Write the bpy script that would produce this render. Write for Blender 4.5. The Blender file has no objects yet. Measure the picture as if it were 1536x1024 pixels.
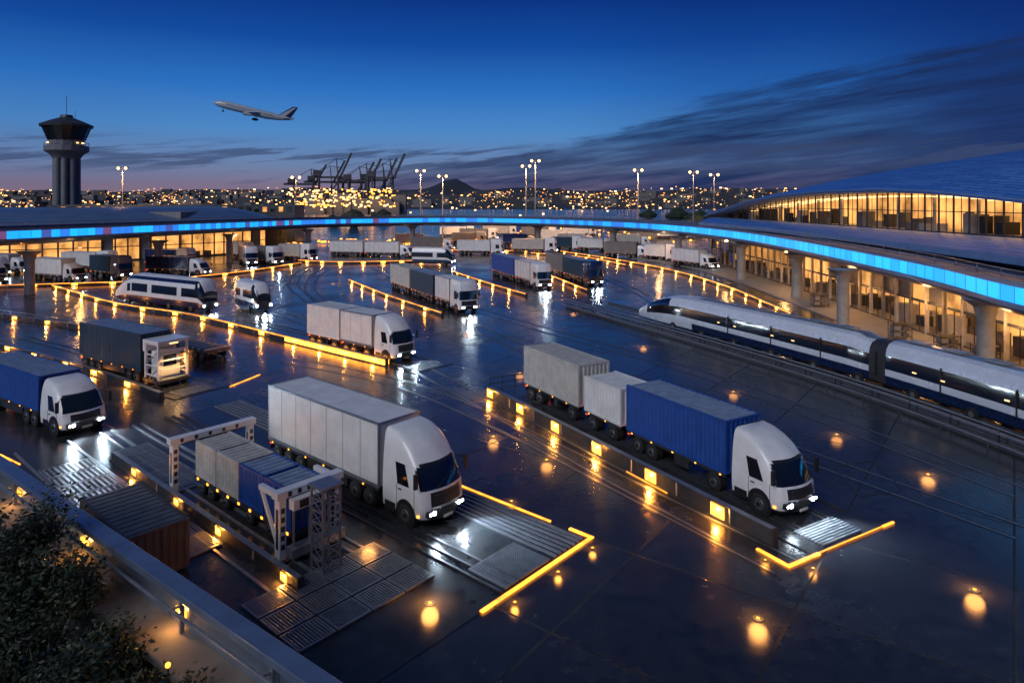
import bpy, math, random
from mathutils import Vector, Matrix, noise
R=random.Random(7)
S=bpy.context.scene
S.view_settings.view_transform='Standard'
S.view_settings.look='None'
S.view_settings.exposure=0
rad=math.radians
# ------------------------------------------------------------ materials
def new_mat(name):
    m=bpy.data.materials.new(name); m.use_nodes=True
    return m,m.node_tree.nodes,m.node_tree.links,m.node_tree.nodes['Principled BSDF']
def pmat(name,col,rough=.5,metal=0,var=.15,scale=3,bump=0,coat=0,spec=None):
    m,n,l,p=new_mat(name)
    tc=n.new('ShaderNodeTexCoord'); nz=n.new('ShaderNodeTexNoise')
    nz.inputs['Scale'].default_value=scale; nz.inputs['Detail'].default_value=6; nz.inputs['Roughness'].default_value=.65
    l.new(tc.outputs['Object'],nz.inputs['Vector'])
    r=n.new('ShaderNodeValToRGB'); r.color_ramp.elements[0].position=.3; r.color_ramp.elements[1].position=.7
    r.color_ramp.elements[0].color=tuple(c*(1-var) for c in col)+(1,)
    r.color_ramp.elements[1].color=tuple(min(1,c*(1+var*.5)) for c in col)+(1,)
    l.new(nz.outputs['Fac'],r.inputs['Fac']); l.new(r.outputs['Color'],p.inputs['Base Color'])
    mr=n.new('ShaderNodeMapRange'); mr.inputs['To Min'].default_value=max(.02,rough-.08); mr.inputs['To Max'].default_value=min(1,rough+.12)
    l.new(nz.outputs['Fac'],mr.inputs['Value']); l.new(mr.outputs['Result'],p.inputs['Roughness'])
    p.inputs['Metallic'].default_value=metal
    if coat: p.inputs['Coat Weight'].default_value=coat; p.inputs['Coat Roughness'].default_value=.08
    if bump:
        b=n.new('ShaderNodeBump'); b.inputs['Strength'].default_value=bump; b.inputs['Distance'].default_value=.02
        l.new(nz.outputs['Fac'],b.inputs['Height']); l.new(b.outputs['Normal'],p.inputs['Normal'])
    return m
def emat(name,col,st,var=0,scale=1.0,vec=(1,1,1)):
    m,n,l,p=new_mat(name)
    p.inputs['Base Color'].default_value=(.02,.02,.02,1)
    p.inputs['Emission Color'].default_value=col+(1,)
    p.inputs['Emission Strength'].default_value=st
    if var:
        tc=n.new('ShaderNodeTexCoord'); mp=n.new('ShaderNodeMapping'); mp.inputs['Scale'].default_value=vec
        nz=n.new('ShaderNodeTexNoise'); nz.inputs['Scale'].default_value=scale; nz.inputs['Detail'].default_value=5
        l.new(tc.outputs['Object'],mp.inputs['Vector']); l.new(mp.outputs['Vector'],nz.inputs['Vector'])
        mr=n.new('ShaderNodeMapRange'); mr.inputs['From Min'].default_value=.3; mr.inputs['From Max'].default_value=.7
        mr.inputs['To Min'].default_value=st*(1-var); mr.inputs['To Max'].default_value=st*(1+var)
        l.new(nz.outputs['Fac'],mr.inputs['Value']); l.new(mr.outputs['Result'],p.inputs['Emission Strength'])
    return m
WHITE=pmat('white_paint',(.80,.80,.80),.3,0,.10,1.6,coat=.5)
WHITEB=pmat('white_panel',(.74,.74,.73),.4,0,.16,1.2)
CREAM=pmat('cream_steel',(.52,.50,.46),.5,0,.25,2)
BLUE=pmat('blue_steel',(.016,.075,.33),.42,0,.25,2)
TEAL=pmat('teal_steel',(.012,.05,.095),.45,0,.3,2)
NAVY=pmat('navy_paint',(.008,.02,.07),.25,0,.2,2,coat=.5)
GREYC=pmat('grey_steel_container',(.20,.19,.18),.5,0,.3,2)
BROWN=pmat('brown_steel_container',(.12,.10,.085),.55,0,.35,2)
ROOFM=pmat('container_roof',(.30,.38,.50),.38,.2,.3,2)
DARK=pmat('dark_plastic',(.018,.018,.02),.4,0,.2,4)
RUB=pmat('rubber',(.015,.015,.015),.7,0,.3,6)
HUB=pmat('wheel_alloy',(.35,.35,.36),.35,.8,.2,6)
GLASS=pmat('dark_glass',(.006,.009,.014),.05,0,.1,2,coat=1)
STEEL=pmat('galvanised_steel',(.32,.34,.37),.36,.6,.3,3)
DSTEEL=pmat('dark_steel',(.07,.075,.085),.4,.5,.35,3)
CONC=pmat('concrete',(.26,.25,.24),.6,0,.3,.8,.3)
DCONC=pmat('dark_concrete',(.075,.077,.082),.35,0,.4,1.2,.3)
TILE=pmat('lane_slab',(.042,.043,.047),.2,0,.4,1.0,.25)
AMB=emat('amber_lamp',(1,.34,.03),4)
AMBP=emat('amber_panel',(1,.32,.03),6.5,.35,1.6)
AMBL=emat('amber_strip',(1,.30,.026),3.4,.5,1.3)
AMBT=emat('amber_line',(1,.29,.025),2.6,.6,.5)
HEAD=emat('headlight_lens',(.75,.88,1),60)
WARM=emat('interior_glow',(1,.43,.11),1.05,.75,.35,(1,1,.8))  # room light put into glowing back walls and panes, uneven by noise
WARMB=emat('warm_ceiling',(1,.58,.22),2.8,.4,.6)
RED=emat('red_lamp',(1,.05,.02),3)
MASTL=emat('mast_lamp',(1,.50,.16),8)
LED=[emat('led_blue_%d'%i,c,s) for i,(c,s) in enumerate([((.008,.36,1),1.6),((.010,.38,1),1.75),((.008,.34,1),1.45),((.03,.26,1),.9),((.10,.18,.7),.6),((.35,.14,.4),.5)])]
# ------------------------------------------------------------ mesh builder
class MB:
    def __init__(s): s.v=[];s.f=[];s.m=[];s.mats=[];s.uv={}
    def mi(s,mat):
        if mat not in s.mats: s.mats.append(mat)
        return s.mats.index(mat)
    def add(s,vs,fs,mat,uvs=None):
        o=len(s.v); s.v+= [tuple(p) for p in vs]
        for k,f in enumerate(fs):
            if uvs: s.uv[len(s.f)]=uvs[k]
            s.f.append([i+o for i in f]); s.m.append(s.mi(mat[k] if isinstance(mat,list) else mat))
    def box(s,x0,x1,y0,y1,z0,z1,mat):
        s.add([(x0,y0,z0),(x1,y0,z0),(x1,y1,z0),(x0,y1,z0),(x0,y0,z1),(x1,y0,z1),(x1,y1,z1),(x0,y1,z1)],
              [(0,3,2,1),(4,5,6,7),(0,1,5,4),(1,2,6,5),(2,3,7,6),(3,0,4,7)],mat)
    def beam(s,p,q,w,h,mat):
        p=Vector(p);q=Vector(q);d=(q-p).normalized()
        up=Vector((0,0,1)) if abs(d.z)<.95 else Vector((1,0,0))
        a=d.cross(up).normalized()*w/2; b=a.cross(d).normalized()*h/2
        vs=[p-a-b,p+a-b,p+a+b,p-a+b,q-a-b,q+a-b,q+a+b,q-a+b]
        s.add(vs,[(0,1,2,3),(7,6,5,4),(0,4,5,1),(1,5,6,2),(2,6,7,3),(3,7,4,0)],mat)
    def cyl(s,p,q,r,mat,n=12,r2=None):
        p=Vector(p);q=Vector(q);d=(q-p).normalized(); r2=r if r2 is None else r2
        up=Vector((0,0,1)) if abs(d.z)<.95 else Vector((1,0,0))
        a=d.cross(up).normalized(); b=a.cross(d).normalized()
        vs=[];
        for i in range(n):
            t=2*math.pi*i/n; e=a*math.cos(t)+b*math.sin(t)
            vs.append(p+e*r); vs.append(q+e*r2)
        fs=[(2*i,2*i+1,(2*i+3)%(2*n),(2*i+2)%(2*n)) for i in range(n)]
        fs.append([2*i for i in range(n)]); fs.append([2*i+1 for i in range(n)][::-1])
        s.add(vs,fs,mat)
    def ball(s,c,r,mat,sx=1,sy=1,sz=1):
        rr=[]
        for k in range(7):
            a=-math.pi/2+math.pi*(k+.001)/6.002; rr.append([(c[0]+sx*r*math.cos(a)*math.cos(t*math.pi/5),c[1]+sy*r*math.cos(a)*math.sin(t*math.pi/5),c[2]+sz*r*math.sin(a)) for t in range(10)])
        s.rings(rr,lambda i,j:mat)
    def rings(s,rings,matfn,cap=True,closed=True):
        n=len(rings[0]); vs=[p for r in rings for p in r]; fs=[];ms=[]
        for i in range(len(rings)-1):
            for j in range(n if closed else n-1):
                k=(j+1)%n
                fs.append((i*n+j,i*n+k,(i+1)*n+k,(i+1)*n+j)); ms.append(matfn(i,j))
        if cap:
            fs.append(list(range(n))[::-1]); ms.append(matfn(0,0))
            fs.append([(len(rings)-1)*n+j for j in range(n)]); ms.append(matfn(len(rings)-2,0))
        s.add(vs,fs,ms)
    def grid(s,fn,nu,nv,matfn,us=1,vs_=1):
        P=[fn(i/nu,j/nv) for i in range(nu+1) for j in range(nv+1)]
        fs=[];ms=[];uv=[]
        for i in range(nu):
            for j in range(nv):
                a=i*(nv+1)+j; fs.append((a,a+nv+1,a+nv+2,a+1)); ms.append(matfn(i,j) if callable(matfn) else matfn)
                uv.append([(i/nu*us,j/nv*vs_),((i+1)/nu*us,j/nv*vs_),((i+1)/nu*us,(j+1)/nv*vs_),(i/nu*us,(j+1)/nv*vs_)])
        s.add(P,fs,ms,uv)
    def obj(s,name,parent=None,smooth=None,bevel=0):
        me=bpy.data.meshes.new(name); me.from_pydata(s.v,[],s.f)
        for m in s.mats: me.materials.append(m)
        me.polygons.foreach_set('material_index',s.m)
        if s.uv:
            ul=me.uv_layers.new(name='UVMap')
            for pi,c in s.uv.items():
                for k,li in enumerate(me.polygons[pi].loop_indices): ul.data[li].uv=c[k]
        me.validate(); me.update()
        if smooth is not None:
            me.polygons.foreach_set('use_smooth',[True]*len(me.polygons))
            me.set_sharp_from_angle(angle=rad(smooth))
        o=bpy.data.objects.new(name,me); S.collection.objects.link(o)
        if parent: o.parent=parent
        if bevel:
            b=o.modifiers.new('bevel','BEVEL'); b.width=bevel; b.segments=2; b.limit_method='ANGLE'
        return o
def empty(name,x=0,y=0,z=0,rz=0):
    e=bpy.data.objects.new(name,None); e.location=(x,y,z); e.rotation_euler=(0,0,rz); S.collection.objects.link(e); return e
def light(kind,name,loc,en,col,parent=None,size=.1,**k):
    d=bpy.data.lights.new(name,kind); d.energy=en; d.color=col
    if kind in('POINT','SPOT'): d.shadow_soft_size=size
    if kind=='SPOT': d.spot_size=k.get('ang',rad(70)); d.spot_blend=k.get('blend',1)
    o=bpy.data.objects.new(name,d); o.location=loc; S.collection.objects.link(o)
    if 'rot' in k: o.rotation_euler=k['rot']
    if parent: o.parent=parent
    return o
def cr(pts,step):
    P=[Vector(p) for p in pts]; P=[P[0]*2-P[1]]+P+[P[-1]*2-P[-2]]; out=[]
    for i in range(1,len(P)-2):
        n=max(1,int((P[i+1]-P[i]).length/step))
        for k in range(n):
            t=k/n; a,b,c,d=P[i-1],P[i],P[i+1],P[i+2]
            out.append(.5*((2*b)+(c-a)*t+(2*a-5*b+4*c-d)*t*t+(3*b-a-3*c+d)*t**3))
    out.append(P[-2]); return out
def normals(path):
    N=[]
    for i in range(len(path)):
        a=path[max(0,i-1)];b=path[min(len(path)-1,i+1)]
        d=Vector((b[0]-a[0],b[1]-a[1])).normalized(); N.append(Vector((-d.y,d.x)))
    return N
def sweep(mb,path,prof,matfn,closed=False,cap=False):
    N=normals(path); rr=[]
    for p,n in zip(path,N):
        dz=p[2] if len(p)>2 else 0
        rr.append([(p[0]+n.x*o,p[1]+n.y*o,z+dz) for o,z in prof])
    mb.rings(rr,matfn if callable(matfn) else (lambda i,j:matfn),cap=cap,closed=closed)
# ------------------------------------------------------------ camera
H=14
cd=bpy.data.cameras.new('camera'); cam=bpy.data.objects.new('camera',cd); S.collection.objects.link(cam)
cam.location=(0,0,H); cam.rotation_euler=(rad(90),0,0)
cd.sensor_width=36; cd.lens=36*1000/1536; cd.shift_y=-212/1536; cd.clip_end=9000; cd.clip_start=.1
S.camera=cam
# ------------------------------------------------------------ world sky
w=bpy.data.worlds.new('World'); S.world=w; w.use_nodes=True
n=w.node_tree.nodes; l=w.node_tree.links; bg=n['Background']
def M(op,a,b=None,c=None,clamp=False):
    m=n.new('ShaderNodeMath'); m.operation=op; m.use_clamp=clamp
    for i,x in enumerate((a,b,c)):
        if x is None: continue
        if isinstance(x,(int,float)): m.inputs[i].default_value=x
        else: l.new(x,m.inputs[i])
    return m.outputs[0]
def ramp(fac,els,interp='LINEAR'):
    r=n.new('ShaderNodeValToRGB'); e=r.color_ramp.elements; r.color_ramp.interpolation=interp
    while len(e)<len(els): e.new(.5)
    for k,(p,c) in enumerate(els): e[k].position=p; e[k].color=tuple(c)+(1,) if not isinstance(c,(int,float)) else (c,c,c,1)
    l.new(fac,r.inputs[0]); return r.outputs[0]
def mix(f,a,b,mode='MIX'):
    m=n.new('ShaderNodeMix'); m.data_type='RGBA'; m.blend_type=mode
    for k,x in ((0,f),(6,a),(7,b)):
        if isinstance(x,(int,float)): m.inputs[k].default_value=x
        elif isinstance(x,tuple): m.inputs[k].default_value=x+(1,)
        else: l.new(x,m.inputs[k])
    return m.outputs[2]
tc=n.new('ShaderNodeTexCoord'); sp=n.new('ShaderNodeSeparateXYZ'); l.new(tc.outputs['Generated'],sp.inputs[0])
X,Y,Z=sp.outputs
hyp=M('MAXIMUM',M('SQRT',M('ADD',M('MULTIPLY',X,X),M('MULTIPLY',Y,Y))),.001)
u=M('DIVIDE',X,hyp); v=M('MAXIMUM',M('DIVIDE',Z,hyp),0)
vn=M('MINIMUM',v,1)
clear=ramp(vn,[(0,(.26,.16,.19)),(.022,(.20,.165,.26)),(.05,(.15,.225,.40)),(.10,(.075,.245,.56)),(.16,(.026,.165,.53)),(.23,(.007,.072,.35)),(.32,(.0028,.025,.19)),(.5,(.006,.028,.13)),(1,(.018,.042,.11))])
right=ramp(vn,[(0,(.05,.05,.12)),(.05,(.02,.045,.17)),(.15,(.008,.045,.23)),(.3,(.002,.014,.12)),(.5,(.006,.028,.13)),(1,(.018,.042,.11))])
un=M('MULTIPLY_ADD',u,.5,.5)
fr=ramp(un,[(0,.6),(.2,.12),(.32,0),(.52,0),(.68,.4),(.82,1)],'EASE')
base=mix(fr,clear,right)
cb=n.new('ShaderNodeCombineXYZ'); l.new(M('MULTIPLY',u,2.6),cb.inputs[0]); l.new(M('ADD',M('MULTIPLY',v,20),M('MULTIPLY',u,-3.2)),cb.inputs[1]); l.new(M('MULTIPLY',Y,.5),cb.inputs[2])
nz=n.new('ShaderNodeTexNoise'); nz.inputs['Scale'].default_value=1.5; nz.inputs['Detail'].default_value=10; nz.inputs['Roughness'].default_value=.66
l.new(cb.outputs[0],nz.inputs['Vector']); N1=nz.outputs['Fac']
cb2=n.new('ShaderNodeCombineXYZ'); l.new(M('MULTIPLY',u,5),cb2.inputs[0]); l.new(M('ADD',M('MULTIPLY',v,60),M('MULTIPLY',u,-7)),cb2.inputs[1])
nz2=n.new('ShaderNodeTexNoise'); nz2.inputs['Scale'].default_value=1; nz2.inputs['Detail'].default_value=9; nz2.inputs['Roughness'].default_value=.6; l.new(cb2.outputs[0],nz2.inputs['Vector']); N2=nz2.outputs['Fac']
bnd=ramp(un,[(0,0),(.3,.015),(.42,.045),(.5,.08),(.6,.125),(.7,.17),(.8,.205),(1,.22)])
dd=M('ADD',M('SUBTRACT',bnd,v),M('MULTIPLY',M('SUBTRACT',N1,.5),.17))
cm=n.new('ShaderNodeMapRange'); cm.interpolation_type='SMOOTHSTEP'; cm.inputs['From Min'].default_value=0; cm.inputs['From Max'].default_value=.03; l.new(dd,cm.inputs['Value'])
cm3=n.new('ShaderNodeMapRange'); cm3.inputs['From Min'].default_value=.32; cm3.inputs['From Max'].default_value=.62; cm3.inputs['To Min'].default_value=.3; cm3.inputs['To Max'].default_value=.95; l.new(N2,cm3.inputs['Value'])
cm2=M('MULTIPLY',cm.outputs[0],cm3.outputs[0],None,True)
cloudc=mix(ramp(un,[(.2,0),(.5,1)]),(.05,.07,.16),(.011,.027,.10))
sky=mix(cm2,base,cloudc)
st=n.new('ShaderNodeMapRange'); st.interpolation_type='SMOOTHSTEP'; st.inputs['From Min'].default_value=.47; st.inputs['From Max'].default_value=.57; l.new(N2,st.inputs['Value'])
band=ramp(vn,[(.03,0),(.05,1),(.07,1),(.09,0)],'EASE')
sky=mix(M('MULTIPLY',M('MULTIPLY',st.outputs[0],band),.75),sky,(.045,.07,.16))
l.new(sky,bg.inputs['Color']); bg.inputs['Strength'].default_value=1.0
sd=bpy.data.lights.new('sun','SUN'); sd.energy=1.4; sd.angle=rad(35); sd.color=(.94,.95,1)
so=bpy.data.objects.new('sun',sd); S.collection.objects.link(so)
so.rotation_euler=Vector((.5,.72,-.60)).to_track_quat('-Z','Y').to_euler()
# ------------------------------------------------------------ ground
m,gn,gl,gp=new_mat('wet_asphalt')
tc=gn.new('ShaderNodeTexCoord')
mp=gn.new('ShaderNodeMapping'); mp.inputs['Rotation'].default_value=(0,0,rad(37)); gl.new(tc.outputs['Object'],mp.inputs['Vector'])
na=gn.new('ShaderNodeTexNoise'); na.inputs['Scale'].default_value=.14; na.inputs['Detail'].default_value=7; na.inputs['Roughness'].default_value=.6; gl.new(tc.outputs['Object'],na.inputs['Vector'])
nb=gn.new('ShaderNodeTexNoise'); nb.inputs['Scale'].default_value=1.6; nb.inputs['Detail'].default_value=9; nb.inputs['Roughness'].default_value=.7; gl.new(tc.outputs['Object'],nb.inputs['Vector'])
nc=gn.new('ShaderNodeTexNoise'); nc.inputs['Scale'].default_value=60; nc.inputs['Detail'].default_value=3; gl.new(tc.outputs['Object'],nc.inputs['Vector'])
br=gn.new('ShaderNodeTexBrick'); br.offset=0; br.inputs['Scale'].default_value=1; br.inputs['Brick Width'].default_value=6; br.inputs['Row Height'].default_value=6; br.inputs['Mortar Size'].default_value=.045; br.inputs['Mortar Smooth'].default_value=.1
br.inputs['Color1'].default_value=(.8,.8,.8,1); br.inputs['Color2'].default_value=(1.25,1.25,1.25,1); br.inputs['Mortar'].default_value=(.05,.05,.05,1); br.inputs['Bias'].default_value=0
gl.new(mp.outputs['Vector'],br.inputs['Vector'])
r1=gn.new('ShaderNodeValToRGB'); r1.color_ramp.elements[0].position=.3; r1.color_ramp.elements[1].position=.72
r1.color_ramp.elements[0].color=(.015,.016,.019,1); r1.color_ramp.elements[1].color=(.044,.046,.05,1); gl.new(nb.outputs['Fac'],r1.inputs[0])
mx=gn.new('ShaderNodeMix'); mx.data_type='RGBA'; mx.blend_type='MULTIPLY'; mx.inputs[0].default_value=1; gl.new(r1.outputs[0],mx.inputs[6]); gl.new(br.outputs['Color'],mx.inputs[7]); gl.new(mx.outputs[2],gp.inputs['Base Color'])
ad=gn.new('ShaderNodeMath'); ad.operation='MULTIPLY_ADD'; ad.inputs[1].default_value=.45; gl.new(nb.outputs['Fac'],ad.inputs[0]); gl.new(na.outputs['Fac'],ad.inputs[2])
mr=gn.new('ShaderNodeMapRange'); mr.inputs['From Min'].default_value=.54; mr.inputs['From Max'].default_value=.95; mr.inputs['To Min'].default_value=.13; mr.inputs['To Max'].default_value=.34; gl.new(ad.outputs[0],mr.inputs['Value'])
ja=gn.new('ShaderNodeMath'); ja.operation='MULTIPLY_ADD'; ja.inputs[1].default_value=.5; gl.new(br.outputs['Fac'],ja.inputs[0]); gl.new(mr.outputs[0],ja.inputs[2]); gl.new(ja.outputs[0],gp.inputs['Roughness'])
gp.inputs['IOR'].default_value=1.75
b1=gn.new('ShaderNodeBump'); b1.inputs['Strength'].default_value=.25; b1.inputs['Distance'].default_value=.006; gl.new(nc.outputs['Fac'],b1.inputs['Height'])
b2=gn.new('ShaderNodeBump'); b2.inputs['Strength'].default_value=.35; b2.inputs['Distance'].default_value=.03; gl.new(nb.outputs['Fac'],b2.inputs['Height']); gl.new(b1.outputs[0],b2.inputs['Normal'])
b3=gn.new('ShaderNodeBump'); b3.invert=True; b3.inputs['Strength'].default_value=.8; b3.inputs['Distance'].default_value=.03; gl.new(br.outputs['Fac'],b3.inputs['Height']); gl.new(b2.outputs[0],b3.inputs['Normal'])
gl.new(b3.outputs[0],gp.inputs['Normal'])
ASPH=m
g=MB(); g.add([(-4000,-200,0),(4000,-200,0),(4000,6000,0),(-4000,6000,0)],[(0,1,2,3)],ASPH); g.obj('ground')
WAT=pmat('harbour_water',(.03,.10,.20),.15,0,.2,.05,.5)
g=MB(); g.add([(-170,228,.05),(-34,228,.05),(-10,330,.05),(300,345,.05),(900,960,.05),(-500,960,.05)],[(0,1,2,3,4,5)],WAT); g.obj('water')
# ------------------------------------------------------------ vehicle helpers
FR=[0,.12,.45,.8,1]
def plan(z,xb,xf,hw,r,bow):
    c=xf-r-bow; pts=[(xb+t*(c-xb),hw,z) for t in FR]
    for a in (60,30,0): pts.append((c+r*math.cos(rad(a)),hw-r+r*math.sin(rad(a)),z))
    for t in (.5,0,-.5): pts.append((xf-bow*t*t,(hw-r)*t,z))
    pts.append((xf-bow,-(hw-r),z))
    for a in (-30,-60,-90): pts.append((c+r*math.cos(rad(a)),-(hw-r)+r*math.sin(rad(a)),z))
    for t in FR[:-1][::-1]: pts.append((xb+t*(c-xb),-hw,z))
    return pts
CABS={
 'aero':[(.40,-2.9,-.15,1.15),(.55,-2.9,-.05,1.22),(.95,-2.9,0,1.25),(1.02,-2.9,0,1.25),(1.62,-2.9,-.06,1.25),(1.72,-2.9,-.09,1.25),(2.62,-2.9,-.5,1.2),(2.72,-2.9,-.6,1.19),(3.1,-2.9,-.88,1.16),(3.5,-2.9,-1.3,1.12),(3.78,-2.9,-1.8,1.05),(3.9,-2.9,-2.3,.92)],
 'low':[(.35,-3.1,-.15,1.15),(.5,-3.1,-.05,1.22),(.85,-3.1,0,1.25),(.9,-3.1,0,1.25),(1.3,-3.1,-.12,1.25),(1.4,-3.1,-.2,1.25),(2.25,-3.1,-.75,1.18),(2.35,-3.1,-.85,1.16),(2.6,-3.1,-1.1,1.12),(2.85,-3.1,-1.5,1.05),(3.0,-3.1,-2.0,.98),(3.08,-3.1,-2.4,.85)],
 'mid':[(.40,-2.9,-.15,1.15),(.55,-2.9,-.05,1.22),(.95,-2.9,0,1.25),(1.0,-2.9,0,1.25),(1.45,-2.9,-.07,1.25),(1.55,-2.9,-.11,1.25),(2.4,-2.9,-.6,1.19),(2.5,-2.9,-.72,1.18),(2.8,-2.9,-1.0,1.15),(3.1,-2.9,-1.45,1.1),(3.32,-2.9,-1.95,1.02),(3.42,-2.9,-2.4,.9)],
 'boxy':[(.40,-3.2,-.1,1.2),(.55,-3.2,-.03,1.24),(.95,-3.2,0,1.26),(1.02,-3.2,0,1.26),(1.6,-3.2,-.03,1.26),(1.7,-3.2,-.05,1.26),(2.7,-3.2,-.16,1.25),(2.8,-3.2,-.18,1.25),(3.3,-3.2,-.25,1.24),(3.7,-3.2,-.35,1.22),(3.95,-3.2,-.5,1.17),(4.05,-3.2,-.8,1.05)]}
def cab(mb,kind,paint):
    L=CABS[kind]; r=.42 if kind!='boxy' else .25; bow=.16
    rr=[plan(z,xb,xf,hw,r,bow) for z,xb,xf,hw in L]
    def mf(i,j):
        if i==0: return DARK
        if i==1 and 7<=j<=10: return DARK
        if i==3 and 7<=j<=10: return DARK
        if i==5 and 5<=j<=12: return GLASS
        if i==5 and j in(2,15): return GLASS
        if i==6 and 6<=j<=11: return DARK
        return paint
    mb.rings(rr,mf)
    zt=L[3][0]; zb=L[4][0]
    k=0
    while zt+.06+k*.11<zb-.03:
        z=zt+.06+k*.11; mb.beam((.0-.045,-.74,z),(.0-.045,.74,z),.05,.025,DSTEEL); k+=1
    mb.beam((.015,-.5,L[2][0]+.03),(.015,.5,L[2][0]+.03),.05,.05,STEEL)
    mb.box(-.03,.012,-.26,.26,.46,.56,CREAM)
    for sy in(-1,1):
        x1=L[3][1]+.45*(2.9-.5); x2=L[3][1]+.83*(2.9-.5)
        for x in(x1-.12,x2+.12): mb.box(x-.01,x+.01,min(sy*1.245,sy*1.262),max(sy*1.245,sy*1.262),.75,L[5][0]+.0,DARK)
        mb.box(x1,x1+.2,min(sy*1.24,sy*1.28),max(sy*1.24,sy*1.28),L[5][0]-.22,L[5][0]-.17,DARK)
        zc=L[6][0]-.2
        mb.beam((-.75,sy*1.2,zc+.1),(-.42,sy*1.45,zc+.1),.05,.05,DARK)
        mb.box(-.5,-.38,min(sy*1.38,sy*1.55),max(sy*1.38,sy*1.55),zc-.5,zc+.12,DARK)
        mb.cyl((-1.35,sy*1.0,.55),(-1.35,sy*(1.262 if kind!='boxy' else 1.27),.55),.63,DARK,20)
        mb.box(-2.75,-2.05,min(sy*1.1,sy*1.256),max(sy*1.1,sy*1.256),.42,.8,DARK)
    for y in(-.5,.15): mb.beam((L[5][2]-.02,y,L[5][0]+.03),(L[5][2]-.14,y+.5,L[5][0]+.32),.03,.02,DARK)
def wheel(mb,x,y,s,r=.5,w=.32):
    mb.cyl((x,y-s*w,r),(x,y-s*.03,r),r,RUB,22); mb.cyl((x,y-s*.03,r),(x,y,r),r*.96,RUB,22,r*.84)
    mb.cyl((x,y-s*.02,r),(x,y+s*.012,r),r*.55,HUB,16,r*.5); mb.cyl((x,y,r),(x,y+s*.06,r),r*.2,DARK,10)
    for k in range(8):
        a=k*math.pi/4; mb.cyl((x+r*.38*math.cos(a),y+s*.01,r+r*.38*math.sin(a)),(x+r*.38*math.cos(a),y+s*.022,r+r*.38*math.sin(a)),r*.07,DARK,6)
def corr(mb,p0,d,nrm,L,z0,z1,mat,per=.28,dep=.045):
    k=max(2,int(L/per)); per=L/k; P=[]
    for i in range(k):
        for t,o in((0,0),(.3,0),(.5,-dep),(.8,-dep)): P.append(((i+t)*per,o))
    P.append((L,0))
    vs=[];p0=Vector(p0);d=Vector(d);nrm=Vector(nrm)
    for s,o in P:
        q=p0+d*s+nrm*o; vs+=[(q.x,q.y,z0),(q.x,q.y,z1)]
    mb.add(vs,[(2*i,2*i+2,2*i+3,2*i+1) for i in range(len(P)-1)],mat)
def container(mb,x0,x1,z0,z1,mat,kind='corr',roof=None,hw=1.22):
    roof=roof or mat; L=x1-x0
    if kind=='corr':
        mb.box(x0+.08,x1-.08,-hw+.09,hw-.09,z0+.02,z1-.09,mat)
        for s in(-1,1):
            corr(mb,(x0+.12,s*(hw-.015),0),(1,0,0),(0,s,0),L-.24,z0+.14,z1-.1,mat)
            mb.box(x0,x1,min(s*(hw-.1),s*hw),max(s*(hw-.1),s*hw),z0,z0+.15,mat)
            mb.box(x0,x1,min(s*(hw-.1),s*hw),max(s*(hw-.1),s*hw),z1-.1,z1,mat)
            for x in(x0,x1-.13): mb.box(x-.002,x+.132,min(s*(hw-.13),s*(hw+.003)),max(s*(hw-.13),s*(hw+.003)),z0-.002,z1+.003,mat)
        corr(mb,(x1-.02,-hw+.12,0),(0,1,0),(1,0,0),2*hw-.24,z0+.14,z1-.1,mat)
        mb.box(x1-.1,x1,-hw+.13,hw-.13,z1-.1,z1-.001,mat); mb.box(x1-.1,x1,-hw+.13,hw-.13,z0,z0+.14,mat)
        for y in(-.72*hw,-.28*hw,.28*hw,.72*hw): mb.cyl((x0-.02,y,z0+.1),(x0-.02,y,z1-.08),.02,STEEL,6)
        mb.box(x0-.005,x0+.02,-.01,.01,z0+.1,z1-.1,DARK)
        k=int(L/.4); per=(L-.26)/k
        for i in range(k):
            xx=x0+.13+i*per
            mb.box(xx,xx+per*.55,-hw+.1,hw-.1,z1-.05,z1-.012,roof)
        mb.box(x0+.1,x1-.1,-hw+.1,hw-.1,z1-.1,z1-.045,roof)
    else:
        mb.box(x0+.03,x1-.03,-hw+.02,hw-.02,z0+.05,z1-.04,mat)
        for s in(-1,1):
            mb.box(x0,x1,min(s*(hw-.08),s*hw),max(s*(hw-.08),s*hw),z0,z0+.16,STEEL)
            mb.box(x0,x1,min(s*(hw-.08),s*hw),max(s*(hw-.08),s*hw),z1-.09,z1,STEEL)
            for x in(x0,x1-.07): mb.box(x-.002,x+.072,min(s*(hw-.07),s*(hw+.003)),max(s*(hw-.07),s*(hw+.003)),z0-.002,z1+.003,STEEL)
            k=int(L/1.25)
            for i in range(1,k): mb.box(x0+i*L/k-.012,x0+i*L/k+.012,min(s*(hw-.03),s*(hw-.012)),max(s*(hw-.03),s*(hw-.012)),z0+.16,z1-.09,GREYC)
        for x in(x0,x1-.06): mb.box(x,x+.06,-hw+.08,hw-.08,z1-.09,z1-.002,STEEL)
        k=int(L/1.25)
        for i in range(1,k): mb.box(x0+i*L/k-.02,x0+i*L/k+.02,-hw+.08,hw-.08,z1-.045,z1-.03,roof)
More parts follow.
